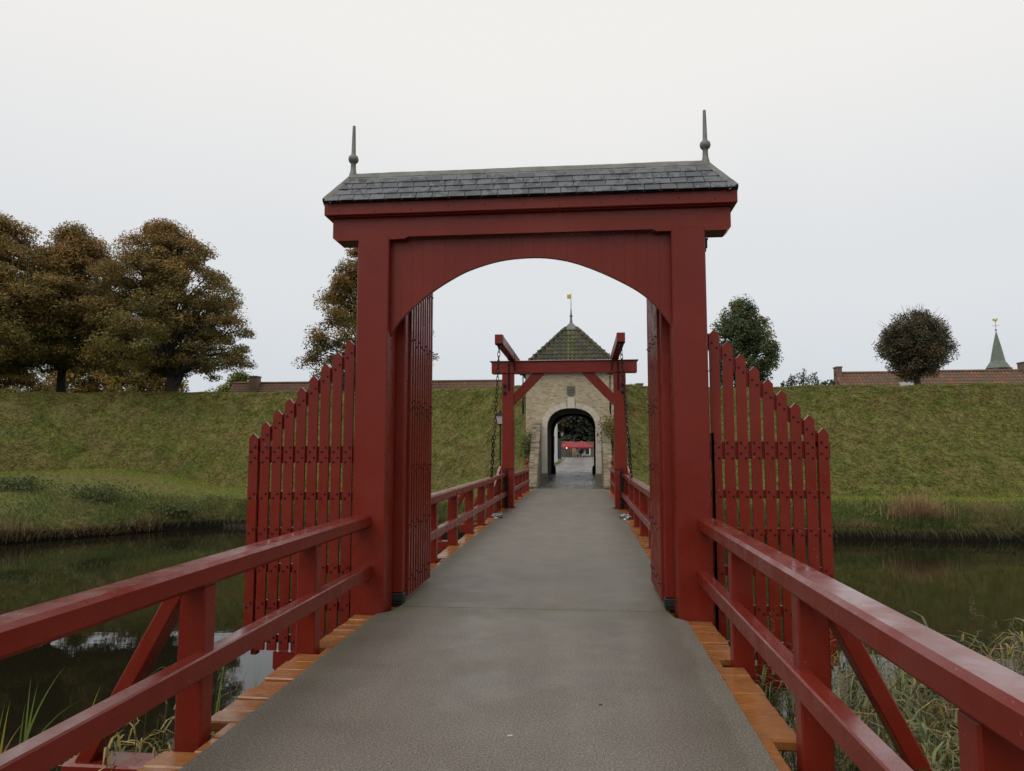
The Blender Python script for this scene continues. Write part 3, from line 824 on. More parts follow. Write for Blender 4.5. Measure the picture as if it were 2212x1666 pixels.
# hipped slate roof
EX0, EX1, EY0, EY1, EZ = -2.118, 2.062, PF - 0.115, PF + 0.405, 4.168
RY, RZ = (EY0 + EY1) / 2, 4.535
RX0, RX1 = -1.895, 1.812
roof = MB(); e2 = 0.012
roof.add([(EX0 + .02, EY0 + .02, EZ), (EX1 - .02, EY0 + .02, EZ), (EX1 - .02, EY1 - .02, EZ), (EX0 + .02, EY1 - .02, EZ), (RX0, RY, RZ - 0.03), (RX1, RY, RZ - 0.03)],
         [(0, 1, 5, 4), (2, 3, 4, 5), (1, 2, 5), (3, 0, 4), (0, 3, 2, 1)])
roof_o = roof.build('roof', 'slate', portal)
def roof_slates(face, single):
    # frame of the front slope
    sl = Vector((0, RY - EY0, RZ - EZ)); L = sl.length; sl.normalize()
    nrm = Vector((0, -sl.z, sl.y))
    rows = 5; ex = 0.098; ww = 0.164
    rr = random.Random(4)
    mbs = MB()
    for k in range(rows):
        s0 = -0.012 + k * ex; s1 = min(s0 + ex + 0.05, L - 0.01)
        if s0 > L - 0.03: break
        f0 = max(0, s0) / L; xl = EX0 + (RX0 - EX0) * f0; xr = EX1 + (RX1 - EX1) * f0
        x = xl - (0.5 * ww if k % 2 else 0.0)
        while x < xr:
            w_ = ww * rr.uniform(0.95, 1.05)
            xa = x + 0.003; xb = x + w_ - 0.003; x += w_
            f1 = s1 / L; xl1 = EX0 + (RX0 - EX0) * f1; xr1 = EX1 + (RX1 - EX1) * f1
            xa0 = max(xa, xl + 0.01); xb0 = min(xb, xr - 0.01); xa1 = max(xa, xl1); xb1 = min(xb, xr1)
            if xb0 - xa0 < 0.02 or xb1 - xa1 < 0.005: continue
            lift = 0.0145 + rr.uniform(-0.001, 0.0015); j0 = rr.uniform(-0.0015, 0.0015); j1 = rr.uniform(-0.0015, 0.0015)
            def pt(xx, s_, h_):
                q = Vector((xx, EY0, EZ)) + sl * s_ + nrm * h_
                if not face: q.y = 2 * RY - q.y
                return q
            th = 0.0075
            vs = [pt(xa0, s0 + j0, lift), pt(xb0, s0 + j1, lift), pt(xb1, s1, 0.003), pt(xa1, s1, 0.003),
                  pt(xa0, s0 + j0, lift + th), pt(xb0, s0 + j1, lift + th), pt(xb1, s1, 0.003 + th), pt(xa1, s1, 0.003 + th)]
            fs = [(0, 3, 2, 1), (4, 5, 6, 7), (0, 1, 5, 4), (1, 2, 6, 5), (2, 3, 7, 6), (3, 0, 4, 7)]
            if single:
                mm = MB(); mm.add(vs, fs); mm.build('slate', 'slate', roof_o)
            else: mbs.add(vs, fs)
    if not single: tag(mbs.build('rear_slates', 'slate', roof_o), kind='stuff')
WL[roof_o.name] = WL[portal.name].copy()
roof_slates(True, True)
roof_slates(False, False)
# lead hips and ridge
def lead_strip(a, b, w, name, bulge=0.03, drop=-0.10):
    a = Vector(a); b = Vector(b); d = (b - a).normalized(); sd = d.cross(Vector((0, 0, 1))).normalized(); u = sd.cross(d)
    m = MB(); pr_ = [(-w, drop), (-w * 0.5, 0.004), (0, bulge), (w * 0.5, 0.004), (w, drop)]
    N = 9; vs = []
    for i in range(N):
        c_ = a + (b - a) * (i / (N - 1)) + u * (0.0012 * math.sin(i * 2.1))
        for p_, q_ in pr_: vs.append(c_ + sd * p_ + u * q_)
    fs = []
    for i in range(N - 1):
        for k in range(4): fs.append((i * 5 + k, i * 5 + k + 1, i * 5 + 5 + k + 1, i * 5 + 5 + k))
    m.add(vs, fs)
    return m.build(name, 'lead', portal, smooth=True)
xs_ = [RX0, -1.42, -0.72, 0.02, 0.78, 1.40, RX1]
for k in range(6):
    lead_strip((xs_[k] - 0.03, RY, RZ + 0.001 * (k % 2) * 4 - 0.006), (xs_[k + 1] + 0.03, RY, RZ + 0.004 * ((k + 1) % 2) - 0.006), 0.078, 'ridge_lead')
for xe, xr_ in ((EX0, RX0), (EX1, RX1)):
    for ye in (EY0, EY1):
        lead_strip((xe + (0.004 if xe < 0 else -0.004), ye + (0.004 if ye < RY else -0.004), EZ + 0.012), (xr_, RY, RZ - 0.004), 0.062, 'hip_lead', drop=-0.05)
for xr_ in (RX0, RX1):
    m = MB(); m.lathe([(0.055, RZ - 0.05), (0.040, RZ + 0.02), (0.030, RZ + 0.055), (0.027, RZ + 0.13), (0.032, RZ + 0.14), (0.050, RZ + 0.160), (0.056, RZ + 0.185), (0.050, RZ + 0.212), (0.027, RZ + 0.232), (0.024, RZ + 0.25), (0.016, RZ + 0.555), (0.005, RZ + 0.562)], (xr_, RY, 0), 14)
    m.build('finial', 'lead', portal, smooth=True)

# ---------------------------------------------------------------- wing fences beside the portal
bolt_me = MB(); bolt_me.lathe([(0.011, 0), (0.011, 0.006), (0.007, 0.010)], (0, 0, 0), 7)
def wing_fence(sd, label):
    root = thing('wing_fence', label, 'fence', (sd * 2.37, 7.28, 0), 'stepped wing fences beside the portal')
    dz = 0.0 if sd < 0 else 0.045
    xin = 1.836 if sd < 0 else 1.797
    yf = 7.245
    rr = random.Random(5 + sd)
    bolts = MB()
    rails = [(1.47, 1.645), (1.087, 1.172), (0.732, 0.80), (0.345, 0.434), (-0.03, 0.064), (-0.36, -0.28)]
    slope = 0.1226 / 0.1268
    def bolt(x, z):
        n0 = len(bolts.v); bolts.lathe([(0.011, 0), (0.011, 0.007), (0.006, 0.011)], (0, 0, 0), 7)
        for i in range(n0, len(bolts.v)):
            a, b, c_ = bolts.v[i]; bolts.v[i] = (x + a, yf - c_, z + b)
    for k in range(9):
        xa = xin + k * 0.1268 if sd > 0 else xin + k * 0.1270
        xb = xa + 0.0975
        ztop = 2.755 + dz - k * 0.1226 + rr.uniform(-.006, .006)
        xc = (xa + xb) / 2
        m = MB(); m.prism([(sd * xa, -0.43), (sd * xb, -0.43), (sd * xb, ztop - 0.052), (sd * xc, ztop), (sd * xa, ztop - 0.052)], yf, yf + 0.032)
        m.build('picket', 'red_paint', root)
        for i, (za, zb) in enumerate(rails):
            za += dz; zb += dz
            if i == 0:
                for zz in (za + 0.035, zb - 0.035):
                    bolt(sd * (xa + 0.026), zz + 0.02); bolt(sd * (xb - 0.026), zz - 0.025)
            else:
                bolt(sd * (xa + 0.026), (za + zb) / 2 + 0.022); bolt(sd * (xb - 0.026), (za + zb) / 2 - 0.022)
        zdg = ztop - 0.155
        bolt(sd * (xa + 0.026), zdg + 0.018); bolt(sd * (xb - 0.026), zdg - 0.03)
    for za, zb in rails:
        m = MB(); m.box(sd * 1.79, sd * (xin + 8 * 0.127 + 0.085), yf + 0.033, yf + 0.075, za + dz, zb + dz, 0.005); m.build('fence_rail', 'red_paint', root)
    m = MB()      # rail that follows the stepped tops
    xa, xb = 1.78, 2.93
    za = 2.61 + dz + (xin + 0.049 - xa) * slope; zb = za - (xb - xa) * slope
    m.prism([(sd * xa, za - 0.09), (sd * xb, zb - 0.09), (sd * xb, zb + 0.06), (sd * xa, za + 0.06)], yf + 0.033, yf + 0.073); m.build('raking_rail', 'red_paint', root)
    m = MB(); m.box(sd * 2.835, sd * 2.90, yf + 0.077, yf + 0.16, -0.50, 1.60 + dz, 0.005); m.build('outer_stile', 'red_paint', root)
    m = MB(); m.box(sd * 1.79, sd * 1.825, yf + 0.0, yf + 0.031, -0.36, 1.73 + dz, 0.004); m.build('inner_stile', 'red_paint', root)
    m = MB(); m.prism([(sd * 1.75, -0.645), (sd * 2.56, -0.645), (sd * 2.61, -0.595), (sd * 2.61, -0.435), (sd * 1.75, -0.435)], yf - 0.03, yf + 0.15); m.build('bracket_beam', 'red_paint', root)
    tag(bolts.build('bolt_heads', 'iron', root), kind='stuff')
wing_fence(-1, 'red stepped picket fence hanging over the water left of the portal')
wing_fence(1, 'red stepped picket fence hanging over the water right of the portal')

# ---------------------------------------------------------------- the two open gate leaves
def gate_leaf(sd, label):
    y0, y1 = 7.50, 8.83
    root = thing('gate_leaf', label, 'gate', (sd * 1.43, y0, 0), 'open leaves of the portal gate')
    m = MB(); m.box(sd * 1.352, sd * 1.50, y0, y0 + 0.13, 0.115, 3.70, 0.012); m.build('hinge_stile', 'red_paint', root)
    npk = 10; y = y0 + 0.155
    for k in range(npk):
        m = MB(); m.box(sd * 1.325, sd * 1.372, y, y + 0.058, 0.06, 3.66 + 0.0 * k, 0.005)
        m.build('picket', 'red_paint', root); y += 0.1175
    for za, zb in ((0.16, 0.30), (0.75, 0.85), (1.36, 1.46), (2.0, 2.16), (2.75, 2.85), (3.42, 3.56)):
        m = MB(); m.box(sd * 1.376, sd * 1.445, y0 + 0.131, y1, za, zb, 0.006); m.build('gate_rail', 'red_paint', root)
    bo = MB(); y = y0 + 0.155
    for k in range(npk):
        for zc in (0.23, 0.80, 1.41, 2.04, 2.12, 2.80, 3.49):
            n0 = len(bo.v); bo.lathe([(0.010, 0), (0.010, 0.006), (0.006, 0.011)], (0, 0, 0), 6)
            for i in range(n0, len(bo.v)):
                a, b, c_ = bo.v[i]; bo.v[i] = (sd * (1.325 - c_), y + 0.03 + a, zc + 0.04 * math.sin(k * 2.4) + b)
        y += 0.1175
    tag(bo.build('bolt_heads', 'iron', root), kind='stuff')
    m = MB(); m.box(sd * 1.343, sd * 1.512, y0 - 0.008, y0 + 0.14, 0.03, 0.113, 0.008); m.build('hinge_shoe', 'rubber_black', root)
    m = MB(); m.box(sd * 1.35, sd * 1.49, y0 - 0.03, y0 + 0.13, 0.003, 0.03, 0.004); m.build('pivot_plate', 'iron', root)
    for zc in (0.30, 1.90, 3.45):
        m = MB(); m.box(sd * 1.501, sd * 1.53, y0 + 0.0, y0 + 0.09, zc - 0.06, zc + 0.06, 0.005); m.lathe([(0.018, zc - 0.08), (0.018, zc + 0.08)], (sd * 1.515, y0 - 0.012, 0), 8)
        m.build('hinge', 'iron', root)
gate_leaf(-1, 'red slatted gate leaf swung open against the left portal post')
gate_leaf(1, 'red slatted gate leaf swung open against the right portal post')

# ================================================================ THE DRAWBRIDGE
GY = 20.15
gantry = thing('drawbridge_gantry', 'red drawbridge frame with two posts, crossbeam and diagonal braces before the gatehouse', 'drawbridge frame', (0, GY, 0))
for xa, xb in ((-1.73, -1.402), (1.41, 1.745)):
    m = MB(); m.box(xa, xb, GY, GY + 0.30, -0.4, 3.77, 0.012); m.build('post', 'red_paint', gantry)
m = MB(); m.box(-2.03, 2.06, GY - 0.02, GY + 0.30, 3.772, 4.105, 0.012); m.build('crossbeam', 'red_paint', gantry)
m = MB(); m.prism([(GY - 0.06, 4.107), (GY - 0.06, 4.125), (GY + 0.13, 4.155), (GY + 0.35, 4.125), (GY + 0.35, 4.107)], -2.075, 2.10, 'X'); m.build('crossbeam_cap', 'red_paint', gantry)
for sd in (-1, 1):
    m = MB(); m.prism([(sd * 1.40, 2.86), (sd * 1.40, 3.20), (sd * 0.885, 3.77), (sd * 0.525, 3.77)], GY + 0.05, GY + 0.22); m.build('brace', 'red_paint', gantry)
    # iron fittings
    def iron(x, w_, z0, z1, name='iron_strap', nb_=5, yo=GY):
        m = MB(); m.box(sd * x - w_ / 2, sd * x + w_ / 2, yo - 0.012, yo - 0.001, z0, z1)
        for k in range(nb_):
            zc = z0 + (z1 - z0) * (k + 0.5) / nb_; m.box(sd * x - w_ * 0.32, sd * x + w_ * 0.32, yo - 0.028, yo - 0.012, zc - 0.02, zc + 0.02, 0.004)
        m.build(name, 'iron', gantry)
    iron(1.535, 0.042, 3.29, 4.06, nb_=8, yo=GY - 0.02)
    iron(1.365, 0.042, 3.84, 4.06, nb_=3, yo=GY - 0.02)
    iron(1.60, 0.10, 0.02, 1.04, nb_=5)
    for zc in (3.42, 3.22):
        m = MB(); m.box(sd * 1.655 - 0.04, sd * 1.655 + 0.04, GY - 0.05, GY - 0.001, zc - 0.045, zc + 0.045, 0.01); m.build('bolt_plate', 'iron', gantry)
    m = MB(); m.box(sd * 1.40, sd * 1.66, GY - 0.010, GY - 0.001, 1.065, 1.09); m.build('iron_band', 'iron', gantry)
    # raking stay from the post foot towards the viewer
    m = MB(); m.prism([(GY + 0.02, 1.16), (17.55, 0.30), (17.5, -0.3), (GY + 0.02, -0.3)], sd * 1.755, sd * 1.815, 'X'); m.build('raking_stay', 'red_paint', gantry)
link = MB()
def link_mesh(L, w_, r_, mat, name):
    """one oval chain link, long axis z"""
    pts = []; N = 12
    for k in range(N):
        a = 6.28318 * k / N
        xx = math.cos(a) * w_; zz = math.sin(a) * w_ + (L / 2 - w_) * (1 if math.sin(a) > 0.01 else -1 if math.sin(a) < -0.01 else 0)
        pts.append(Vector((xx, 0, zz)))
    m = MB(); n = 5; vs = []
    for k in range(N):
        d = (pts[(k + 1) % N] - pts[k - 1]).normalized(); u = Vector((0, 1, 0)); s_ = d.cross(u)
        for j in range(n): vs.append(pts[k] + (u * math.cos(6.283 * j / n) + s_ * math.sin(6.283 * j / n)) * r_)
    fs = [(k * n + j, k * n + (j + 1) % n, ((k + 1) % N) * n + (j + 1) % n, ((k + 1) % N) * n + j) for k in range(N) for j in range(n)]
    m.add(vs, fs); return m.mesh(name, mat, smooth=True)
LK = link_mesh(0.122, 0.030, 0.0092, 'iron', 'link')
LK2 = link_mesh(0.105, 0.028, 0.009, 'iron', 'small_link')
LKG = link_mesh(0.15, 0.05, 0.018, 'galvanised', 'galvanised_link')
def chain(label, path, me=LK, pitch=0.101, extra=None, group=None):
    pts = [Vector(q) for q in path]
    root = thing('lifting_chain', label, 'chain', pts[-1], group)
    seg = [(pts[i + 1] - pts[i]).length for i in range(len(pts) - 1)]; tot = sum(seg); n = int(tot / pitch)
    for k in range(n):
        d = (k + 0.5) * pitch; i = 0
        while i < len(seg) - 1 and d > seg[i]: d -= seg[i]; i += 1
        q = pts[i] + (pts[i + 1] - pts[i]) * (d / seg[i])
        o = put('link', me, root, q)
        dirv = (pts[i + 1] - pts[i]).normalized()
        o.rotation_mode = 'QUATERNION'
        tw = Matrix.Rotation(R(35) + (R(90) if k % 2 else 0), 3, 'Z').to_quaternion()
        o.rotation_quaternion = dirv.to_track_quat('Z', 'X') @ tw
    return root
def sag(a, b, s_, n=14):
    a = Vector(a); b = Vector(b)
    return [a + (b - a) * (i / n) + Vector((0, 0, 0)) + Vector((0, s_ * 4 * (i / n) * (1 - i / n), 0)) for i in range(n + 1)]
for sd, nm in ((-1, 'left'), (1, 'right')):
    arm = thing('balance_beam', 'red balance beam lying over the crossbeam above the %s drawbridge post' % nm, 'balance beam', (sd * 1.46, GY, 4.157), 'drawbridge balance beams')
    m = MB(); m.box(sd * 1.46 - 0.095, sd * 1.46 + 0.095, 17.0, 24.3, 4.157, 4.385, 0.010); m.build('beam', 'red_paint', arm)
    m = MB(); m.box(sd * 1.46 - 0.099, sd * 1.46 + 0.099, 17.10, 17.16, 4.145, 4.389); m.box(sd * 1.46 - 0.03, sd * 1.46 + 0.03, 17.08, 17.18, 4.06, 4.155); m.build('iron_shoe', 'iron', arm)
    m = MB(); m.box(sd * 1.46 - 0.105, sd * 1.46 + 0.105, GY - 0.10, GY + 0.02, 4.15, 4.30); m.build('pivot_iron', 'iron', arm)
    m = MB(); m.box(sd * 1.46 - 0.10, sd * 1.46 + 0.10, 24.0, 24.06, 4.12, 4.389); m.build('rear_strap', 'iron', arm)
    chain('black lifting chain from the %s balance beam down to the drawbridge leaf' % nm, sag((sd * 1.46, 17.12, 4.07), (sd * 1.74, 17.40, -0.02), 0.10), group='drawbridge lifting chains')
    chain('added thin chain strand in place of the shadow beside the %s lifting chain' % nm, sag((sd * 1.63, 17.30, 1.95), (sd * 1.715, 17.37, 0.10), 0.05, 8), LK2, 0.086, group='strands in place of chain shadows')  # thinner strand of links added to stand in for a chain's shadow
    c2 = chain('chain with black counterweight hanging from the rear of the %s balance beam' % nm, [(sd * 1.46, 24.1, 4.12), (sd * 1.46, 24.1, 3.25)], LK2, 0.086, group='rear counterweight chains')
    m = MB(); m.lathe([(0.015, 3.25), (0.028, 3.20), (0.036, 3.05), (0.03, 2.90), (0.02, 2.84), (0.01, 2.78)], (sd * 1.46, 24.1, 0), 10); m.build('counterweight', 'iron', c2, smooth=True)
    # shackle and spare links lying on the deck edge
    root = thing('deck_shackle', 'small heap of galvanised chain links at the foot of the %s lifting chain' % nm, 'shackle', (sd * 1.48, 17.2, 0), 'galvanised shackles on the deck')
    rr = random.Random(9)
    for k in range(7):
        o = put('link', LKG, root, (sd * (1.43 + 0.026 * k), 17.16 + rr.uniform(-0.05, 0.05), 0.03 + rr.uniform(0, 0.05)))
        o.rotation_euler = (R(90) + rr.uniform(-0.7, 0.7), rr.uniform(-0.6, 0.6), rr.uniform(0, 3.1))
# drawbridge leaf edges
# ================================================================ THE GATEHOUSE
WY = 34.0
gh = thing('gatehouse', 'yellow brick gatehouse with sandstone arch and mossy pyramid tile roof', 'gatehouse', (0, WY, 0))
def basket(hw, zs, zt, n=28):
    """flattened arch curve from (-hw, zs) over (0, zt) to (hw, zs)"""
    out = []
    for i in range(n + 1):
        a = math.pi * i / n
        c_, s_ = -math.cos(a), math.sin(a); e_ = 2 / 2.35
        out.append((math.copysign(abs(c_) ** e_, c_) * hw, zs + (s_ ** e_ if s_ > 0 else 0) * (zt - zs)))
    return out
IN = basket(1.135, 2.62, 3.585); OUT = basket(1.415, 2.62, 3.835)
def outz(x): return float(np.interp(x, [p_[0] for p_ in OUT], [p_[1] for p_ in OUT]))
# wall core
m = MB()
m.box(-2.13, -1.14, WY + 0.012, WY + 0.45, -0.3, 5.2); m.box(1.14, 2.13, WY + 0.012, WY + 0.45, -0.3, 5.2)
for (xa, za), (xb, zb) in zip(IN[:-1], IN[1:]):
    xa_, xb_ = max(-1.14, min(1.14, xa)), max(-1.14, min(1.14, xb))
    m.prism([(xa_, za), (xb_, zb), (xb_, 5.2), (xa_, 5.2)], WY + 0.012, WY + 0.45)
m.box(-2.13, -1.36, WY + 0.452, 44.0, -0.3, 5.2); m.box(1.36, 2.13, WY + 0.452, 44.0, -0.3, 5.2)
core = m.build('wall_core', 'mortar', gh)
# face bricks
bk = MB(); rr = random.Random(2); z = 0.0; row = 0
while z < 5.13:
    hgt = 0.045; x = -2.14 - (0.11 if row % 2 else 0)
    while x < 2.14:
        w_ = rr.choice((0.178, 0.178, 0.085)) + rr.uniform(-0.006, 0.006)
        xa, xb = max(x, -2.14), min(x + w_, 2.14); x += w_ + 0.011
        xc, zc = (xa + xb) / 2, z + hgt / 2
        if xb - xa < 0.04: continue
        if abs(xc) < 1.40 and (zc < 2.62 or zc < outz(xc) - 0.05): continue
        if abs(xc) < 0.20 and 4.14 < zc < 4.63: continue
        pj = rr.uniform(-0.004, 0.006)
        bk.box(xa, xb, WY - 0.004 - pj, WY + 0.03, z, z + hgt, 0)
    z += hgt + 0.010; row += 1
tag(bk.build('face_bricks', 'gate_brick', gh), kind='stuff')
# side faces in brick
for sd in (-1, 1):
    bk = MB(); z = 1.5; row = 0
    while z < 5.13:
        y = WY + 0.02 + (0.11 if row % 2 else 0)
        while y < 38.2:
            w_ = 0.205; bk.box(sd * 2.125, sd * (2.142 + rr.uniform(-.003, .005)), y, y + w_, z, z + 0.058, 0); y += w_ + 0.012
        z += 0.069; row += 1
    tag(bk.build('side_bricks', 'gate_brick', gh), kind='stuff')
m = MB(); m.box(-2.20, 2.20, WY - 0.06, 38.3, 5.205, 5.30, 0.012); m.box(-2.28, 2.28, WY - 0.14, 38.38, 5.302, 5.36, 0.012); m.build('cornice', 'sandstone', gh)
# sandstone voussoirs
NV = 13; cut = [i / NV for i in range(NV + 1)]
def at_(curve, f):
    n_ = len(curve) - 1; i = min(int(f * n_), n_ - 1); g = f * n_ - i
    return (curve[i][0] * (1 - g) + curve[i + 1][0] * g, curve[i][1] * (1 - g) + curve[i + 1][1] * g)
for k in range(NV):
    f0, f1 = cut[k] + 0.0016, cut[k + 1] - 0.0016
    q = [at_(IN, f0 + (f1 - f0) * j / 3) for j in range(4)] + [at_(OUT, f1 - (f1 - f0) * j / 3) for j in range(4)]
    if k == NV // 2:
        q = [at_(IN, f0), at_(IN, (f0 + f1) / 2), at_(IN, f1), (0.155, 4.07), (-0.155, 4.07)]
        q[0] = (q[0][0], q[0][1]); y0_ = WY - 0.085
    else: y0_ = WY - 0.045 - 0.003 * (k % 3)
    m = MB(); m.prism(q, y0_, WY + 0.44); m.build('keystone' if k == NV // 2 else 'voussoir', 'sandstone', gh)
for sd in (-1, 1):
    zs_ = [0.515, 0.86, 1.22, 1.55, 1.93, 2.27, 2.617]
    for k in range(6):
        m = MB(); m.box(sd * 1.135, sd * (1.415 - (0.0 if k % 2 else 0.004)), WY - 0.046 - 0.003 * (k % 2), WY + 0.44, zs_[k] + 0.003, zs_[k + 1] - 0.003, 0.006); m.build('jamb_stone', 'sandstone', gh)
    m = MB(); m.box(sd * 1.10, sd * 1.47, WY - 0.115, WY + 0.44, -0.05, 0.512, 0.02); m.build('plinth_stone', 'mossy_stone', gh)
# shield of arms: a carved slab with wavy bars
m = MB(); m.prism([(-0.19, 4.64), (0.19, 4.64), (0.19, 4.30), (0.155, 4.215), (0.06, 4.17), (0, 4.16), (-0.06, 4.17), (-0.155, 4.215), (-0.19, 4.30)], WY - 0.035, WY + 0.03)
sh = m.build('shield_of_arms', 'mossy_stone', gh)
for k in range(5):
    zc = 4.27 + k * 0.075; pts = [(-0.155 + 0.31 * j / 8, WY - 0.04, zc + 0.013 * math.sin(j * 1.57)) for j in range(9)]
    m = MB(); m.tube(pts, 0.014, 5); m.build('wave_relief', 'mossy_stone', sh)
# passage
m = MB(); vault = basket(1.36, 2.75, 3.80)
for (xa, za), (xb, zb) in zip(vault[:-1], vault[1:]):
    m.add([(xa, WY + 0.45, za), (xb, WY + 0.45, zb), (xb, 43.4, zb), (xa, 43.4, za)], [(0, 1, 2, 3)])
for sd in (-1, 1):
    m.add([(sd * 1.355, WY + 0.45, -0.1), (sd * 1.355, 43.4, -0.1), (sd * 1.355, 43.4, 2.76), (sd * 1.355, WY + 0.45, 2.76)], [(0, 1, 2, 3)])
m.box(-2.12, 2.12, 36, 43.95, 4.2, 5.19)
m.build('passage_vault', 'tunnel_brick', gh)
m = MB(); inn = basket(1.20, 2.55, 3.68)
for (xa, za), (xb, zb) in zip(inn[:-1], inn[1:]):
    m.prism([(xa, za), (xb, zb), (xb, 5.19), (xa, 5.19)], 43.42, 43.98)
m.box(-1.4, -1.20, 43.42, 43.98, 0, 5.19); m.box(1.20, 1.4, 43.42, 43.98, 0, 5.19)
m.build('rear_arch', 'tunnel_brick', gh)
for sd in (-1, 1):
    dl = MB(); dl.box(sd * 1.20, sd * 1.27, WY + 0.55, WY + 1.70, 0.08, 3.3, 0.008); dl.build('door_leaf', 'navy_board', gh)
    m = MB(); m.lathe([(0.10, 0.1), (0.085, 0.55), (0.05, 0.68), (0.01, 0.70)], (sd * 1.17, 43.3, 0), 10); m.build('guard_stone', 'tunnel_brick', gh, smooth=True)
# raking wing walls that hold the bank
for sd in (-1, 1):
    m = MB(); m.prism([(30.35, -0.3), (34.0, -0.3), (34.0, 2.93), (33.75, 2.93), (30.35, 0.10)], sd * 1.43, sd * 1.79, 'X'); wg = m.build('wing_wall', 'weathered_brick', gh)
    bk = MB(); rr = random.Random(6 + sd); y, z = 30.28, 0.06
    n_ = 46; dy, dz_ = (33.75 - 30.33) / n_, (2.93 - 0.08) / n_
    for k in range(n_):
        y = 30.33 + dy * k; z = 0.06 + dz_ * k
        for (xa, xb) in ((1.41, 1.60), (1.605, 1.80)):
            bk.box(sd * (xa + rr.uniform(-.015, .015)), sd * (xb + rr.uniform(-.015, .02)), y + rr.uniform(-0.05, 0.0), y + 0.20, z + rr.uniform(-.01, .012), z + 0.05, 0)
    tag(bk.build('coping_bricks', 'weathered_brick', wg), kind='stuff')
    bk = MB(); z = 0.0; row = 0
    while z < 2.85:
        ya = 30.36 + max(0, (z - 0.05)) * dy / dz_ + 0.04; y = ya - (0.1 if row % 2 else 0)
        while y < 33.9:
            a_ = max(y, ya); b_ = min(y + 0.205, 33.93)
            if b_ - a_ > 0.03: bk.box(sd * 1.418, sd * 1.434, a_, b_, z, z + 0.058, 0)
            y += 0.216
        z += 0.069; row += 1
    tag(bk.build('inner_bricks', 'weathered_brick', wg), kind='stuff')

# pyramid roof with single pantiles on the face in view
HE, ZE, CY = 2.44, 5.345, 36.15
ZA = 8.02
k_ = (ZA - ZE) / HE
m = MB(); m.add([(-HE, CY - HE, ZE), (HE, CY - HE, ZE), (HE, CY + HE, ZE), (-HE, CY + HE, ZE), (0, CY, ZA)], [(0, 1, 4), (1, 2, 4), (2, 3, 4), (3, 0, 4), (3, 2, 1, 0)])
rf = m.build('roof', 'mossy_tile', gh)
tile = MB()
TW, TL = 0.205, 0.335
nx_ = 7; vs = []
for th in (0.0, -0.026):
    for yy in (0, TL):
        for i in range(nx_):
            f = i / (nx_ - 1)
            hh = 0.024 * math.sin(f * 6.283) + (0.016 if i == nx_ - 1 else 0)
            vs.append((f * (TW + 0.02) - TW / 2, yy, hh + th))
fs = []
for i in range(nx_ - 1):
    fs.append((i, i + 1, nx_ + i + 1, nx_ + i)); fs.append((2 * nx_ + i, 3 * nx_ + i, 3 * nx_ + i + 1, 2 * nx_ + i + 1)); fs.append((i, 2 * nx_ + i, 2 * nx_ + i + 1, i + 1))
tile.add(vs, fs)
tile_me = tile.mesh('pantile', 'mossy_tile')
sl_len = math.hypot(HE, ZA - ZE); ang = math.atan2(ZA - ZE, HE)
ROWS = 11; EXP = 0.292
rr = random.Random(8)
def tile_rows(fn):
    for k in range(ROWS):
        s0 = -0.04 + k * EXP
        half = HE * (1 - (s0 + EXP * 0.5) / sl_len)
        if half < 0.42: break
        n_ = int(2 * half / TW) + 1
        off = 0.0 if n_ % 2 else 0.0
        for i in range(n_):
            xx = (i - (n_ - 1) / 2) * TW
            fn(xx, s0 + 0.02 * rr.uniform(-1, 1) * 0.6, k)
def place(xx, s_, k):
    o = put('pantile', tile_me, rf, (xx, CY - HE + s_ * math.cos(ang) - 0.028 * math.sin(ang) * 1.0, ZE + s_ * math.sin(ang) + 0.058 + rr.uniform(-.006, .008)))
    o.rotation_euler = (ang - 0.10 + rr.uniform(-.015, .015), rr.uniform(-.02, .02), rr.uniform(-.02, .02))
WL[rf.name] = WL[gh.name].copy()
tile_rows(place)
for q in (90, 180, 270):
    mb = MB()
    def addt(xx, s_, k, mb=mb, q=q):
        mt = Matrix.Translation((0, CY, 0)) @ Matrix.Rotation(R(q), 4, 'Z') @ Matrix.Translation((xx, -HE + s_ * math.cos(ang), ZE + s_ * math.sin(ang) + 0.035)) @ Matrix.Rotation(ang - 0.045, 4, 'X')
        mb.add([mt @ Vector(v) for v in vs], fs)
    tile_rows(addt)
    tag(mb.build('side_pantiles', 'mossy_tile', rf), kind='stuff')
# hip tiles
for sx_ in (-1, 1):
    for sy_ in (-1, 1):
        a = Vector((sx_ * (HE + 0.02), CY + sy_ * (HE + 0.02), ZE + 0.02)); b = Vector((sx_ * 0.30, CY + sy_ * 0.30, ZA - 0.30 * k_ + 0.06)); n_ = 12
        d = (b - a).normalized(); s2 = d.cross(Vector((0, 0, 1))).normalized(); u_ = s2.cross(d)
        for k in range(n_):
            p0 = a + (b - a) * (k / n_); p1 = a + (b - a) * ((k + 1.12) / n_)
            m = MB(); ring = []
            for pp, rad in ((p0, 0.115), (p1, 0.092)):
                for j in range(7):
                    t_ = math.pi * j / 6; ring.append(pp + s2 * math.cos(t_) * rad + u_ * (math.sin(t_) * rad - 0.035 + rr.uniform(-.004, .004)))
            for pp, rad in ((p0, 0.095), (p1, 0.075)):
                for j in range(7):
                    t_ = math.pi * j / 6; ring.append(pp + s2 * math.cos(t_) * rad + u_ * (math.sin(t_) * rad - 0.035))
            f_ = [(j, j + 1, 7 + j + 1, 7 + j) for j in range(6)] + [(14 + j, 21 + j, 21 + j + 1, 14 + j + 1) for j in range(6)] + [(j, 14 + j, 14 + j + 1, j + 1) for j in range(6)]
            m.add(ring, f_); m.build('hip_tile', 'mossy_tile', rf)
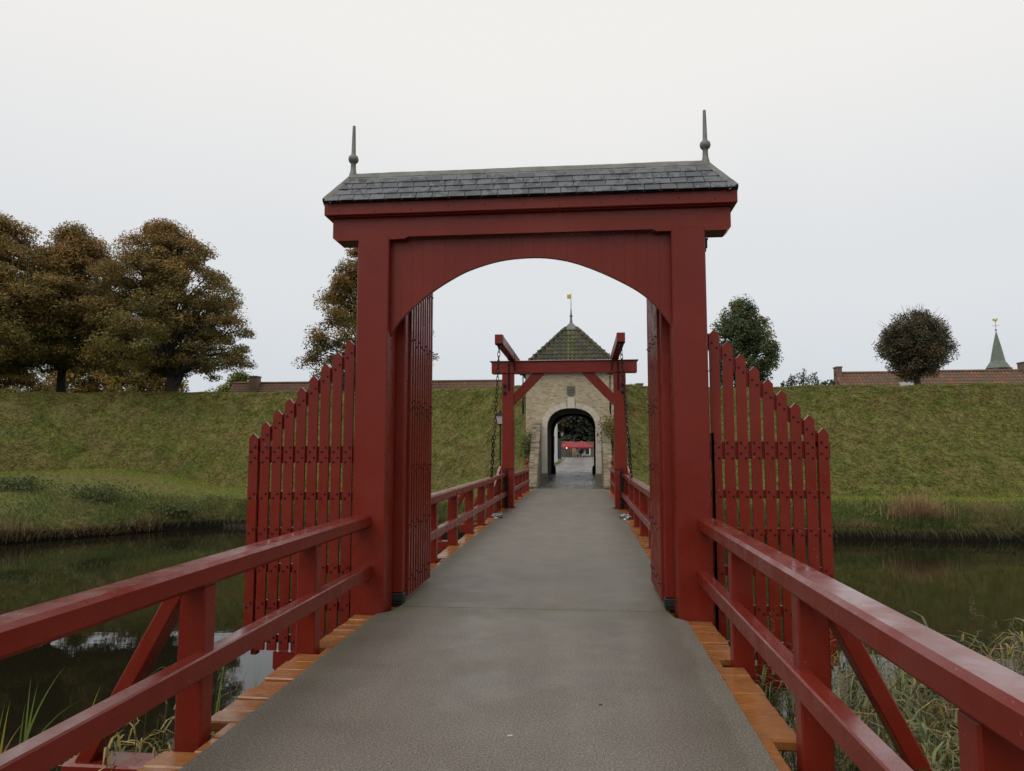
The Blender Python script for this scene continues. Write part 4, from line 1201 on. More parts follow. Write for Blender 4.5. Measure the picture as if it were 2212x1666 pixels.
# lead cap, spike and pennant vane
m = MB(); h_ = 0.42; zc = ZA - h_ * k_ + 0.075
m.add([(-h_, CY - h_, zc), (h_, CY - h_, zc), (h_, CY + h_, zc), (-h_, CY + h_, zc), (0, CY, ZA + 0.10)], [(0, 1, 4), (1, 2, 4), (2, 3, 4), (3, 0, 4), (3, 2, 1, 0)])
m.build('lead_cap', 'lead', gh)
m = MB(); m.lathe([(0.085, ZA - 0.03), (0.062, ZA + 0.15), (0.05, ZA + 0.33), (0.07, ZA + 0.35), (0.082, ZA + 0.385), (0.07, ZA + 0.42), (0.05, ZA + 0.45), (0.026, ZA + 0.70), (0.016, ZA + 0.80), (0.016, ZA + 0.98), (0.026, ZA + 1.0), (0.016, ZA + 1.02), (0.012, ZA + 1.50), (0.02, ZA + 1.52), (0.004, ZA + 1.56)], (0, CY, 0), 10)
sp = m.build('spike', 'lead', gh, smooth=True)
m = MB(); m.box(-0.19, -0.012, CY - 0.006, CY + 0.006, ZA + 1.27, ZA + 1.49)
m.build('pennant', 'gold', sp)
# iron lamp post on the bank left of the gate
lp = thing('lamp_post', 'slim dark lamp post with four sided lantern on the bank behind the left drawbridge post', 'street lamp', (-3.02, 31.0, -0.1))
LX, LY = -3.02, 31.0
m = MB(); m.lathe([(0.06, -0.4), (0.055, 0.5), (0.032, 0.6), (0.03, 2.62), (0.05, 2.66), (0.02, 2.72)], (LX, LY, 0), 10); m.build('pole', 'iron', lp, smooth=True)
m = MB(); b0, b1 = 0.11, 0.19
def frus(m, z0, z1, r0, r1): 
    m.add([(LX + sx_ * r0, LY + sy_ * r0, z0) for sx_, sy_ in ((-1, -1), (1, -1), (1, 1), (-1, 1))] + [(LX + sx_ * r1, LY + sy_ * r1, z1) for sx_, sy_ in ((-1, -1), (1, -1), (1, 1), (-1, 1))], [(0, 1, 5, 4), (1, 2, 6, 5), (2, 3, 7, 6), (3, 0, 4, 7), (0, 3, 2, 1), (4, 5, 6, 7)])
frus(m, 2.74, 3.08, b0, b1); m.build('lantern_glass', 'lamp_glass', lp)
m = MB(); frus(m, 3.085, 3.25, 0.22, 0.07); frus(m, 3.252, 3.33, 0.05, 0.04); frus(m, 2.70, 2.735, 0.09, 0.125); m.build('lantern_roof', 'iron', lp)
m = MB()
for sx_, sy_ in ((-1, -1), (1, -1), (1, 1), (-1, 1)): m.tube([(LX + sx_ * b0, LY + sy_ * b0, 2.72), (LX + sx_ * b1 * 1.02, LY + sy_ * b1 * 1.02, 3.09)], 0.012, 5)
m.build('lantern_frame', 'iron', lp)

# ================================================================ HOUSES BEHIND THE RAMPART
def pantile_roof(parent, x0, x1, yr, zr_, ye, ze, name='roof', mat='red_pantile', y2=None):
    """two slopes; the front slope as rows of curved tile strips"""
    n_ = int((x1 - x0) / 0.23); rows = max(4, int(math.hypot(yr - ye, zr_ - ze) / 0.30))
    y2 = y2 if y2 is not None else 2 * yr - ye
    m = MB(); m.add([(x0, ye, ze - .05), (x1, ye, ze - .05), (x1, yr, zr_ - .05), (x0, yr, zr_ - .05), (x0, y2, ze - .05), (x1, y2, ze - .05)], [(0, 1, 2, 3), (3, 2, 5, 4)])
    core = m.build(name, mat, parent)
    rr = random.Random(int(x0 * 7)); V = []; F = []; w_ = (x1 - x0) / n_
    d = Vector((0, yr - ye, zr_ - ze)); L = d.length; d.normalize(); nn = Vector((0, -d.z, d.y))
    wav = [0.0, 0.035, 0.045, 0.02, -0.005]
    for k in range(rows):
        s0 = L * k / rows - 0.03; s1 = L * (k + 1) / rows
        for i in range(n_):
            b = len(V); jj = rr.uniform(-0.012, 0.012)
            for s_, lf in ((s0, 0.03), (s1, 0.005)):
                for j in range(5):
                    q = Vector((x0 + (i + j / 4) * w_, ye, ze)) + d * (s_ + jj) + nn * (wav[j] + lf); V.append(q)
            for j in range(4): F.append((b + j, b + j + 1, b + 5 + j + 1, b + 5 + j))
    m = MB(); m.v = [tuple(q) for q in V]; m.f = F
    me = bpy.data.meshes.new('tile_courses'); me.from_pydata([(a - WL[parent.name][0], b_ - WL[parent.name][1], c_ - WL[parent.name][2]) for a, b_, c_ in m.v], [], m.f); me.materials.append(M[mat])
    tag(put('tile_courses', me, core, WL[parent.name]), kind='stuff')
    m = MB(); x = x0 - 0.05
    while x < x1:
        pts = [(x, yr, zr_ + 0.04), (min(x + 0.36, x1 + 0.05), yr, zr_ + 0.05)]; m.tube(pts, [0.11, 0.095], 8); x += 0.33
    tag(m.build('ridge_tiles', mat, core), kind='stuff')
    return core
def house(label, x0, x1, yr, zr_, half, ze, wall='brown_brick', chimneys=(), group='houses behind the rampart'):
    root = thing('tiled_house', label, 'house', ((x0 + x1) / 2, yr, 0.4), group)
    m = MB(); m.box(x0 + 0.15, x1 - 0.15, yr - half + 0.25, yr + half - 0.25, 0.3, ze)
    m.build('wall', wall, root)
    for xg in (x0 + 0.10, x1 - 0.30):
        m = MB(); m.prism([(yr - half + 0.1, ze - 0.1), (yr + half - 0.1, ze - 0.1), (yr, zr_ - 0.09)], xg, xg + 0.2, 'X'); m.build('gable', wall, root)
    pantile_roof(root, x0, x1, yr, zr_, yr - half, ze)
    for wx in np.arange(x0 + 1.5, x1 - 1.5, 2.6):
        m = MB(); m.box(wx, wx + 0.9, yr - half + 0.20, yr - half + 0.24, 1.2, 2.5); m.build('window', 'dark_window', root)
    for (cx, w_, h_, yo) in chimneys:
        m = MB(); m.box(cx - w_ / 2, cx + w_ / 2, yr + yo - 0.35, yr + yo + 0.35, zr_ - 1.2, zr_ + h_); m.box(cx - w_ / 2 - .04, cx + w_ / 2 + .04, yr + yo - 0.39, yr + yo + 0.39, zr_ + h_ + 0.002, zr_ + h_ + 0.08)
        c_ = m.build('chimney', 'brown_brick', root)
    return root
house('long low house with weathered red pantile roof and square chimney left of the portal', -26.4, -4.6, 53.0, 6.72, 3.2, 3.4, chimneys=[(-25.0 + 0.6, 0.62, 0.45, -0.5)])
hL = house('mossy brown tiled house with slim end chimney right of the bushes', 18.35, 23.6, 52.5, 7.00, 3.2, 3.6, chimneys=[(18.3 + 0.24, 0.34, 0.40, 0.0)])
house('orange and brown tiled house beyond the round tree, chimney at the frame edge', 23.65, 34.0, 52.5, 7.05, 3.3, 3.6, chimneys=[(31.1, 0.7, 0.55, 0.1)])
m = MB(); m.beam((22.75, 51.3, 5.72 + 0.10), (22.75, 51.3 + 0.45, 5.72 + 0.10 + 0.45 * (3.38 / 3.2)), 0.9, 0.05); m.build('skylight', 'galvanised', hL)
# small chimney seen over the crest right of the drawbridge
house('small house showing only its chimney over the crest right of the drawbridge', 4.3, 10.0, 54.0, 5.95, 3.0, 3.4, chimneys=[(4.75, 0.5, 0.50, -0.3)])

# ================================================================ CHURCH SPIRE
SX, SY = 49.76, 90.0
ch = thing('church_spire', 'green copper church spire with golden rooster vane at the right', 'church spire', (SX, SY, 0.5))
m = MB(); m.box(SX - 1.02, SX + 1.02, SY - 1.02, SY + 1.02, 0.5, 11.30); m.build('tower', 'slate_blue_wood', ch)
m = MB(); rings = [(1.19, 11.28), (1.19, 11.33), (0.74, 12.14), (0.42, 13.9), (0.15, 15.2), (0.03, 15.75)]
n_ = 8; vs2 = []
for r_, z_ in rings:
    for k in range(n_):
        a = 6.28318 * (k + 0.5) / n_
        f = 1.0 / max(abs(math.cos(a)), abs(math.sin(a))); g = 1.0 if z_ < 12 else 0.0
        rad = r_ * (g * f + (1 - g) * 1.04); vs2.append((SX + rad * math.cos(a), SY + rad * math.sin(a), z_))
m.add(vs2, [(i * n_ + k, i * n_ + (k + 1) % n_, (i + 1) * n_ + (k + 1) % n_, (i + 1) * n_ + k) for i in range(len(rings) - 1) for k in range(n_)] + [tuple(range(n_))[::-1]])
m.build('spire', 'copper_green', ch)
m = MB(); m.lathe([(0.05, 15.65), (0.03, 15.82), (0.11, 15.88), (0.12, 15.95), (0.06, 16.0), (0.025, 16.03), (0.022, 16.85)], (SX, SY, 0), 8); m.box(SX - 0.36, SX + 0.36, SY - 0.02, SY + 0.02, 16.40, 16.44); m.build('vane_rod', 'lead', ch)
m = MB(); m.prism([(SX + q_[0], 17.0 + q_[1]) for q_ in ((-0.32, 0.10), (-0.27, 0.26), (-0.14, 0.29), (-0.05, 0.16), (0.07, 0.14), (0.12, 0.28), (0.18, 0.33), (0.24, 0.26), (0.21, 0.10), (0.12, -0.02), (0.04, -0.07), (0.03, -0.16), (-0.02, -0.16), (-0.04, -0.05), (-0.18, 0.01))], SY - 0.05, SY + 0.05)
m.build('rooster', 'gold', ch)

# ================================================================ THE SQUARE BEYOND THE GATE
wh = thing('white_house', 'white walled house seen through the arch at its left side', 'house', (-5.0, 66, 0.35))
m = MB(); m.box(-9, -2.05, 63, 74, 0.3, 5.2); m.build('wall', 'white_wall', wh)
pantile_roof(wh, -9.3, -1.8, 68.5, 7.5, 62.7, 5.1)
m = MB(); m.box(-2.06, -2.02, 64.5, 65.6, 1.3, 2.9); m.build('window', 'dark_window', wh)
wl_ = thing('wall_lantern', 'small lantern on a bracket beside the white house beyond the arch', 'lantern', (-1.95, 73.6, 3.0))
m = MB(); m.tube([(-2.05, 73.6, 3.75), (-1.65, 73.6, 3.75), (-1.55, 73.6, 3.6)], 0.03, 6); m.build('bracket', 'iron', wl_)
m = MB(); m.lathe([(0.07, 3.05), (0.15, 3.40)], (-1.55, 73.6, 0), 6); m.build('lantern_glass', 'lamp_glass', wl_)
m = MB(); m.lathe([(0.19, 3.405), (0.05, 3.6)], (-1.55, 73.6, 0), 6); m.build('lantern_cap', 'iron', wl_)
nb = thing('notice_board', 'tall dark blue board on short legs left of the parasols beyond the arch', 'board', (-2.35, 85, 0.42))
m = MB(); m.box(-2.75, -1.98, 84.95, 85.05, 0.60, 2.92, 0.01); m.build('panel', 'navy_board', nb)
for xx in (-2.62, -2.12):
    m = MB(); m.box(xx - 0.03, xx + 0.03, 84.97, 85.03, 0.40, 0.598); m.build('leg', 'iron', nb)
def parasol(x, y, rad, zb, zt, label, ph):
    root = thing('parasol', label, 'parasol', (x, y, 0.55), 'dark red parasols on the square')
    m = MB(); n_ = 8; vs_ = [(x, y, zt)]
    for rg, (f, dz_) in enumerate(((0.5, 0.44), (1.0, 1.0), (1.0, 1.25))):
        for k in range(n_):
            a = 6.28318 * (k + ph) / n_; vs_.append((x + rad * f * math.cos(a), y + rad * f * math.sin(a), zt + (zb - zt) * dz_))
    f_ = [(0, 1 + k, 1 + (k + 1) % n_) for k in range(n_)]
    for rg in range(2):
        f_ += [(1 + rg * n_ + k, 1 + (rg + 1) * n_ + k, 1 + (rg + 1) * n_ + (k + 1) % n_, 1 + rg * n_ + (k + 1) % n_) for k in range(n_)]
    m.add(vs_, f_); m.build('canopy', 'parasol_cloth', root)
    m = MB(); m.lathe([(0.03, 0.5), (0.03, zt)], (x, y, 0), 8); m.build('pole', 'white_wall', root)
    m = MB(); m.lathe([(0.3, 0.5), (0.3, 0.6)], (x, y, 0), 12); m.build('base', 'iron', root)
parasol(0.35, 110.6, 2.05, 2.12, 3.05, 'dark red parasol on the right beyond the arch', 0.5)
parasol(-1.35, 113.5, 2.2, 2.15, 3.08, 'dark red parasol on the left beyond the arch, partly behind the other', 0.5)
# cafe front behind the parasols
cf = thing('cafe_house', 'low dim house front with white framed window behind the parasols', 'house', (0, 117, 0.5))
m = MB(); m.box(-7, 9, 116.5, 121, 0.4, 2.3); m.build('wall', 'cafe_wall', cf)
pantile_roof(cf, -7.3, 9.3, 118.6, 2.85, 116.2, 2.25)
m = MB(); m.box(0.15, 1.75, 116.42, 116.49, 0.8, 2.15); w_o = m.build('window', 'white_wall', cf)
m = MB(); m.box(0.35, 1.55, 116.38, 116.415, 0.95, 2.05); m.build('pane', 'dark_window', w_o)
m = MB(); m.box(-1.2, -0.4, 116.42, 116.49, 0.5, 2.4); m.build('door', 'cloth_tan', cf)
lt = thing('terrace_lamp', 'glowing orange lamp under the left parasol beyond the arch', 'lamp', (-1.95, 111.5, 0.5))
m = MB(); m.lathe([(0.02, 0.5), (0.02, 1.86)], (-1.95, 111.5, 0), 6); m.build('stand', 'iron', lt)
m = MB(); m.lathe([(0.03, 1.86), (0.10, 1.92), (0.10, 2.0), (0.03, 2.06)], (-1.95, 111.5, 0), 8); m.build('bulb', 'warm_lamp', lt)
def table(x, y, label):
    root = thing('terrace_table', label, 'table', (x, y, 0.55), 'terrace tables')
    m = MB(); m.lathe([(0.40, 1.25), (0.40, 1.28)], (x, y, 0), 14); m.build('tabletop', 'dark_timber', root)
    m = MB(); m.lathe([(0.25, 0.55), (0.03, 0.60), (0.03, 1.25)], (x, y, 0), 10); m.build('pedestal', 'iron', root)
def chair(x, y, rz, label):
    root = thing('terrace_chair', label, 'chair', (x, y, 0.55), 'terrace chairs'); mt = Matrix.Translation((x, y, 0.55)) @ Matrix.Rotation(rz, 4, 'Z')
    m = MB(); m.box(-0.22, 0.22, -0.22, 0.22, 0.43, 0.47, 0.005, mt); m.build('seat', 'dark_timber', root)
    m = MB(); m.box(-0.22, 0.22, 0.19, 0.225, 0.52, 0.90, 0.005, mt); m.build('backrest', 'dark_timber', root)
    for a in (-1, 1):
        for b in (-1, 1):
            m = MB(); m.box(a * 0.2 - 0.015, a * 0.2 + 0.015, b * 0.2 - 0.015, b * 0.2 + 0.015, 0, 0.43 if b < 0 else 0.9, 0, mt); m.build('leg', 'iron', root)
table(0.2, 109.6, 'round terrace table under the right parasol'); table(-1.5, 111.2, 'round terrace table under the left parasol')
def person(x, y, rz, cloth, label):
    """seated figure, one continuous skinned body; chair under it"""
    J = [(0, 0, 0.52), (0, 0.02, 0.75), (0, 0.0, 0.98), (0, -0.01, 1.10), (0, -0.03, 1.24),
         (0.19, 0, 1.00), (0.25, -0.10, 0.78), (0.14, -0.30, 0.74), (-0.19, 0, 1.00), (-0.25, -0.10, 0.78), (-0.14, -0.30, 0.74),
         (0.10, -0.02, 0.50), (0.11, -0.43, 0.52), (0.11, -0.45, 0.08), (0.11, -0.57, 0.03), (-0.10, -0.02, 0.50), (-0.11, -0.43, 0.52), (-0.11, -0.45, 0.08), (-0.11, -0.57, 0.03)]
    Eg = [(0, 1), (1, 2), (2, 3), (3, 4), (2, 5), (5, 6), (6, 7), (2, 8), (8, 9), (9, 10), (0, 11), (11, 12), (12, 13), (13, 14), (0, 15), (15, 16), (16, 17), (17, 18)]
    rad = [0.14, 0.14, 0.15, 0.055, 0.10, 0.07, 0.05, 0.04, 0.07, 0.05, 0.04, 0.10, 0.065, 0.045, 0.04, 0.10, 0.065, 0.045, 0.04]
    me = bpy.data.meshes.new('person'); me.from_pydata(J, Eg, [])
    o = put('person', me, None, (x, y, 0.55)); o.rotation_euler = (0, 0, rz)
    tag(o, label, 'person')
    o.modifiers.new('skin', 'SKIN'); me.materials.append(M[cloth])
    for v_, r_ in zip(me.skin_vertices[0].data, rad): v_.radius = (r_, r_)
    me.skin_vertices[0].data[0].use_root = True
    sb = o.modifiers.new('sub', 'SUBSURF'); sb.levels = 1; sb.render_levels = 1
    hd = MB(); hd.lathe([(0.02, 1.13), (0.075, 1.17), (0.092, 1.25), (0.085, 1.33), (0.05, 1.38), (0.01, 1.395)], (0, -0.03, 0), 10)
    hm = hd.mesh('head', 'skin', smooth=True); h = bpy.data.objects.new('head', hm); COL.objects.link(h); h.parent = o
    hr = MB(); hr.lathe([(0.098, 1.27), (0.095, 1.34), (0.055, 1.40), (0.01, 1.41)], (0, -0.01, 0), 10)
    h2 = bpy.data.objects.new('hair', hr.mesh('hair', 'dark_timber', smooth=True)); COL.objects.link(h2); h2.parent = o
chair(-0.45, 109.5, R(90), 'dark terrace chair left of the table under the right parasol'); person(-0.45, 109.5, R(90), 'cloth_tan', 'person in tan seated at the terrace table, left side')
chair(0.85, 109.7, R(-90), 'dark terrace chair right of the table under the right parasol'); person(0.85, 109.7, R(-90), 'cloth_white', 'person in white top seated at the terrace table, right side')
chair(0.25, 110.35, R(0), 'dark terrace chair behind the table under the right parasol'); person(0.25, 110.35, R(0), 'cloth_blue', 'person in dark blue seated behind the terrace table')
# ================================================================ TREES
def tree(name, label, cat, base, crown_h, crown_r, crown_z0, prof, pal, wts, nclump, nleaf, leaf, clump_r, seed, flat=0.55, trunk_r=0.3, lean=(0, 0), top_pal=None, group=None, fork=None, shell=0.5, trunk_h=None, mat='leaves', lobes=0.9):
    r = np.random.default_rng(seed)
    root = thing(name, label, cat, base, group)
    bx, by, bz = base
    hs = np.array([q[0] for q in prof]); rs = np.array([q[1] for q in prof])
    # clump centres through the crown volume, most of them towards its skin
    cs = []
    ph = r.uniform(0, 6.28, 6); am = r.uniform(0.05, 0.16, 6)
    while len(cs) < nclump:
        f = r.uniform(0, 1); rad = np.interp(f, hs, rs)
        if r.uniform(0, 1) > rad + 0.12: continue
        a = r.uniform(0, 6.283)
        lob = 1 + sum(am[k] * math.sin((k + 2) * a + ph[k] + f * 5) for k in range(4)) * lobes
        q = r.uniform(0, 1) ** shell
        rr_ = crown_r * rad * lob * q
        cs.append((rr_ * math.cos(a) + lean[0] * f, rr_ * math.sin(a) + lean[1] * f, crown_z0 + f * crown_h, f, q))
    cs = np.array(cs)
    # trunk and limbs
    m = MB(); th = trunk_h or (crown_z0 + crown_h * 0.75)
    pts = [(bx + lean[0] * 0.5 * k / 6 + 0.06 * math.sin(k * 1.7 + seed), by + lean[1] * 0.5 * k / 6 + 0.05 * math.cos(k * 2.1 + seed), bz - 0.3 + (th + 0.3) * k / 6) for k in range(7)]
    m.tube(pts, [trunk_r * 1.25] + [trunk_r * (1 - 0.13 * k) for k in range(1, 7)], 9)
    if fork:
        m.tube([(bx, by, bz + fork[0]), (bx + fork[1] * .4, by, bz + fork[0] + .5), (bx + fork[1], by, bz + fork[0] + 2.0), (bx + fork[1] * 1.5, by + .3, bz + fork[0] + 4)], [trunk_r * .75, trunk_r * .65, trunk_r * .5, trunk_r * .2], 7)
    m.build('trunk', 'bark', root, smooth=True)
    m = MB()
    for k, (cx, cy, cz, f, q) in enumerate(cs):
        if k % 2 and nclump > 120: continue
        z0 = max(crown_z0 * 0.7, min(th * 0.95, cz * 0.62 - 0.15 * math.hypot(cx, cy)))
        a = Vector((bx + lean[0] * 0.4 * z0 / th, by, bz + z0)); b = Vector((bx + cx, by + cy, bz + cz))
        mid = a * 0.5 + b * 0.5 + Vector((0, 0, 0.12 * (b - a).length)); 
        L = (b - a).length; r0 = min(trunk_r * 0.36, 0.018 + 0.020 * L)
        m.tube([a, a * .65 + mid * .35 + Vector((0, 0, 0.02)), mid, mid * .45 + b * .55, b], [r0, r0 * .8, r0 * .55, r0 * .35, 0.008], 5, cap=False)
    m.build('limbs', 'bark', root)
    # leaves
    N = nclump * nleaf; ci = np.repeat(np.arange(nclump), nleaf)
    g = r.normal(0, 1, (N, 3)); g /= np.linalg.norm(g, axis=1)[:, None]; g *= (r.uniform(0, 1, N) ** 0.5)[:, None]
    sz = r.uniform(0.65, 1.3, nclump)[ci][:, None] * clump_r
    C = cs[ci, :3] + g * sz * np.array([1, 1, flat]) 
    C[:, 2] -= 0.20 * (np.hypot(g[:, 0], g[:, 1])) * clump_r      # drooping edges
    C = C + np.array([bx, by, bz])
    nrm = r.normal(0, 0.55, (N, 3)) + np.array([0, 0, 0.9]) + g * 0.5; nrm /= np.linalg.norm(nrm, axis=1)[:, None]
    t1 = np.cross(nrm, r.normal(0, 1, (N, 3))); t1 /= np.linalg.norm(t1, axis=1)[:, None]; t2 = np.cross(nrm, t1)
    s_ = (leaf * r.uniform(0.6, 1.35, N))[:, None]
    V = np.stack([C - t1 * s_, C - t2 * s_ * 0.55, C + t1 * s_, C + t2 * s_ * 0.55], 1).reshape(-1, 3)
    F = np.arange(4 * N).reshape(N, 4)
    pal = np.array(pal); pw = np.array(wts) / sum(wts); pc = r.choice(len(pal), nclump, p=pw)[ci]; pk = np.where(r.uniform(0, 1, N) < 0.65, pc, r.choice(len(pal), N, p=pw)); col = pal[pk]
    if top_pal is not None:
        tp = np.array(top_pal); k2 = r.choice(len(tp), nclump)[ci]
        pr_ = np.clip((cs[ci, 3] - 0.25) * 1.1 + (cs[ci, 4] - 0.6) * 0.5 + r.normal(0, 0.22, nclump)[ci], 0, 0.92)
        sel = r.uniform(0, 1, N) < pr_; col = np.where(sel[:, None], tp[k2], col)
    col = np.clip(col * (1 + r.normal(0, 0.11, (N, 1)) + r.normal(0, 0.12, nclump)[ci][:, None]), 0.004, 1)
    np_mesh('crown', V, F, mat, np.repeat(col, 4, axis=0), parent=root, loc=base)
    return root
DOME = [(0, 0.55), (0.08, 0.86), (0.2, 1.0), (0.38, 0.97), (0.55, 0.82), (0.7, 0.62), (0.85, 0.40), (0.95, 0.2), (1, 0.05)]
SKIRT = [(0, 0.80), (0.06, 1.0), (0.18, 1.03), (0.34, 0.94), (0.5, 0.82), (0.66, 0.66), (0.82, 0.46), (0.93, 0.26), (1, 0.06)]
BR = [(0.300, 0.172, 0.062), (0.335, 0.196, 0.072), (0.275, 0.168, 0.062), (0.255, 0.180, 0.066)]
OL = [(0.180, 0.160, 0.048), (0.215, 0.178, 0.052), (0.150, 0.140, 0.046), (0.250, 0.182, 0.058)]
def at(bear, Y): return bear * Y + 0.535
G_ = 'autumn trees on the rampart left of the portal'
tree('broad_tree', 'broad brown crowned tree with forked trunk nearest the portal fence on the left', 'tree', (at(-0.602, 43.8), 43.8, 5.05), 10.0, 5.25, 1.65, SKIRT, OL, [1, 1, 1, .8], 470, 290, 0.076, 0.84, 1, trunk_r=0.33, top_pal=BR, lobes=0.4, lean=(-0.9, 0), group=G_, fork=(0.5, 1.0))
tree('broad_tree', 'brown crowned tree with straight dark trunk between the two bigger trees', 'tree', (at(-0.7776, 44.5), 44.5, 5.05), 9.2, 4.4, 2.5, DOME, OL, [1, 1, 1, .8], 360, 300, 0.078, 0.92, 2, trunk_r=0.30, top_pal=BR, lobes=0.4, lean=(0.5, 0), group=G_)
tree('broad_tree', 'large russet tree cut by the left edge of the frame', 'tree', (at(-0.893, 41.0), 41.0, 4.95), 9.8, 5.6, 1.6, DOME, OL, [1, 1, 1, .8], 400, 300, 0.080, 0.95, 3, trunk_r=0.34, top_pal=BR, group=G_)
tree('broad_tree', 'golden brown tree standing behind the left portal post', 'tree', (at(-0.304, 47.0), 47.0, 5.05), 9.9, 4.05, 0.4, DOME, [(0.165, 0.138, 0.036), (0.210, 0.160, 0.042), (0.125, 0.112, 0.032)], [1, 1, 1], 250, 280, 0.080, 0.92, 4, trunk_r=0.28, lobes=0.5, lean=(-0.8, 0), top_pal=[(0.32, 0.175, 0.050), (0.26, 0.16, 0.048), (0.23, 0.165, 0.05)], group=G_)
LOW = [(0, 0.7), (0.2, 1.0), (0.5, 0.95), (0.75, 0.7), (1, 0.15)]
YG = [(0.28, 0.20, 0.045), (0.21, 0.18, 0.05), (0.30, 0.185, 0.05), (0.16, 0.145, 0.045)]
for k, (b_, Y_, hh, rr_, tx) in enumerate([(-0.86, 56, 7.4, 4.2, 'yellow leaved tree low behind the trunk at the left frame edge'), (-0.73, 58, 7.6, 4.2, 'yellow leaved tree low between the two left trunks'), (-0.655, 57, 7.0, 3.8, 'amber leaved tree low beside the forked trunk'), (-0.50, 62, 5.6, 2.6, 'pale green young tree behind the square chimney')]):
    pal = YG if k < 3 else [(0.20, 0.22, 0.06), (0.25, 0.25, 0.08), (0.16, 0.19, 0.05)]
    tree('garden_tree', tx, 'tree', (at(b_, Y_), Y_, 0.5), hh + 1.2, rr_, 1.2, LOW, pal, [1] * len(pal), 170, 210, 0.12, 1.0, 20 + k, trunk_r=0.16, group='garden trees behind the rampart')
EGG = [(0, 0.45), (0.12, 0.80), (0.3, 1.0), (0.5, 0.97), (0.7, 0.78), (0.85, 0.52), (1, 0.12)]
tree('hornbeam_tree', 'dark green egg shaped tree right of the portal with flecks of yellow', 'tree', (10.6, 46.0, 5.05), 5.65, 2.05, 0.35, EGG, [(0.092, 0.122, 0.058), (0.120, 0.152, 0.072), (0.152, 0.178, 0.080), (0.42, 0.31, 0.07)], [1, 1.1, 0.9, 0.10], 260, 170, 0.070, 0.48, 31, lobes=0.35, flat=0.9, trunk_r=0.16, shell=0.42)
BALL = [(0, 0.42), (0.12, 0.72), (0.3, 0.95), (0.5, 1.0), (0.7, 0.90), (0.87, 0.62), (1, 0.15)]
tree('globe_tree', 'round clipped globe tree with dark reddish leaves on the right rampart', 'tree', (19.4, 42.5, 5.08), 3.55, 1.80, 0.78, BALL, [(0.120, 0.100, 0.064), (0.145, 0.112, 0.072), (0.100, 0.108, 0.060), (0.21, 0.150, 0.095)], [1, 1, 1.2, 0.5], 300, 160, 0.058, 0.42, 32, lobes=0.18, flat=0.95, trunk_r=0.20, shell=0.38, trunk_h=2.6)
rS = random.Random(3)
m = MB()
gt = [o for o in bpy.data.objects if o.name.startswith('globe_tree')][0]
gx, gy, gz = WL[gt.name]
for k in range(70):
    a = rS.uniform(0, 6.28); el = rS.uniform(0.1, 1.4); d = Vector((math.cos(a) * math.cos(el), math.sin(a) * math.cos(el), math.sin(el)))
    c0 = Vector((gx, gy, gz + 2.55)); L = rS.uniform(0.2, 0.5)
    m.tube([c0 + d * 1.5, c0 + d * (1.75 + L * .4) , c0 + d * (1.85 + L) + Vector((rS.uniform(-.1, .1), 0, .06))], [0.010, 0.008, 0.004], 4)
tag(m.build('sprouts', 'twig', gt), kind='stuff')
# bushes with upright shoots between the egg shaped and the globe tree
def shoot_bush(bear, Y, w_, h_, n_, seed, label):
    r = np.random.default_rng(seed); x0 = at(bear, Y); root = thing('shoot_bush', label, 'bush', (x0, Y, 5.05), 'bushes on the right rampart')
    m = MB(); Cs = []
    for k in range(n_):
        f = r.uniform(-1, 1); hh = h_ * (1 - 0.55 * f * f) * r.uniform(0.75, 1.1); px_ = x0 + f * w_ / 2; py_ = Y + r.uniform(-.5, .5)
        m.tube([(px_, py_, 4.95), (px_ + r.normal(0, .05), py_, 5.05 + hh * .5), (px_ + r.normal(0, .10), py_, 5.05 + hh)], [0.018, 0.012, 0.004], 4)
        for j in range(60):
            g = r.uniform(0.05, 1); Cs.append((px_ + r.normal(0, 0.13 * (1.15 - g)), py_ + r.normal(0, 0.13), 5.05 + hh * g))
    m.build('stems', 'twig', root)
    C = np.array(Cs); N = len(C); nrm = r.normal(0, 1, (N, 3)); nrm /= np.linalg.norm(nrm, axis=1)[:, None]
    t1 = np.cross(nrm, r.normal(0, 1, (N, 3))); t1 /= np.linalg.norm(t1, axis=1)[:, None]; t2 = np.cross(nrm, t1); s_ = (0.06 * r.uniform(0.6, 1.4, N))[:, None]
    V = np.stack([C - t1 * s_, C - t2 * s_ * .55, C + t1 * s_, C + t2 * s_ * .55], 1).reshape(-1, 3)
    col = pick(N, [(0.060, 0.078, 0.040), (0.085, 0.100, 0.055), (0.13, 0.12, 0.07)], [1, 1, 0.5], seed)
    np_mesh('foliage', V, np.arange(4 * N).reshape(N, 4), 'leaves', np.repeat(col, 4, axis=0), parent=root, loc=(x0, Y, 5.05))
shoot_bush(0.298, 46.5, 2.6, 1.55, 34, 41, 'grey green bush of upright shoots left of the brown tiled house')
shoot_bush(0.330, 46.0, 0.9, 0.95, 12, 42, 'small separate bush of upright shoots beside the brown tiled house')
bt = thing('bare_tree', 'bare twiggy tree top showing over the brown tiled roof', 'tree', (at(0.378, 60), 60, 0.5))
m = MB(); rB = random.Random(12); bx_ = at(0.378, 60)
m.tube([(bx_, 60, 0.4), (bx_, 60, 5.6)], [0.15, 0.08], 7); m.build('trunk', 'bark', bt)
m = MB()
for k in range(60):
    a = rB.uniform(-1.35, 1.35); L = rB.uniform(1.2, 2.5) * (1 - 0.2 * abs(a)); b0 = Vector((bx_, 60, 5.3 + rB.uniform(0, .4)))
    d = Vector((math.sin(a), rB.uniform(-.4, .4), math.cos(a) * 0.9)).normalized()
    m.tube([b0, b0 + d * L * .5 + Vector((0, 0, .08)), b0 + d * L + Vector((0, 0, .05))], [0.025, 0.016, 0.007], 4)
m.build('twigs', 'twig', bt)
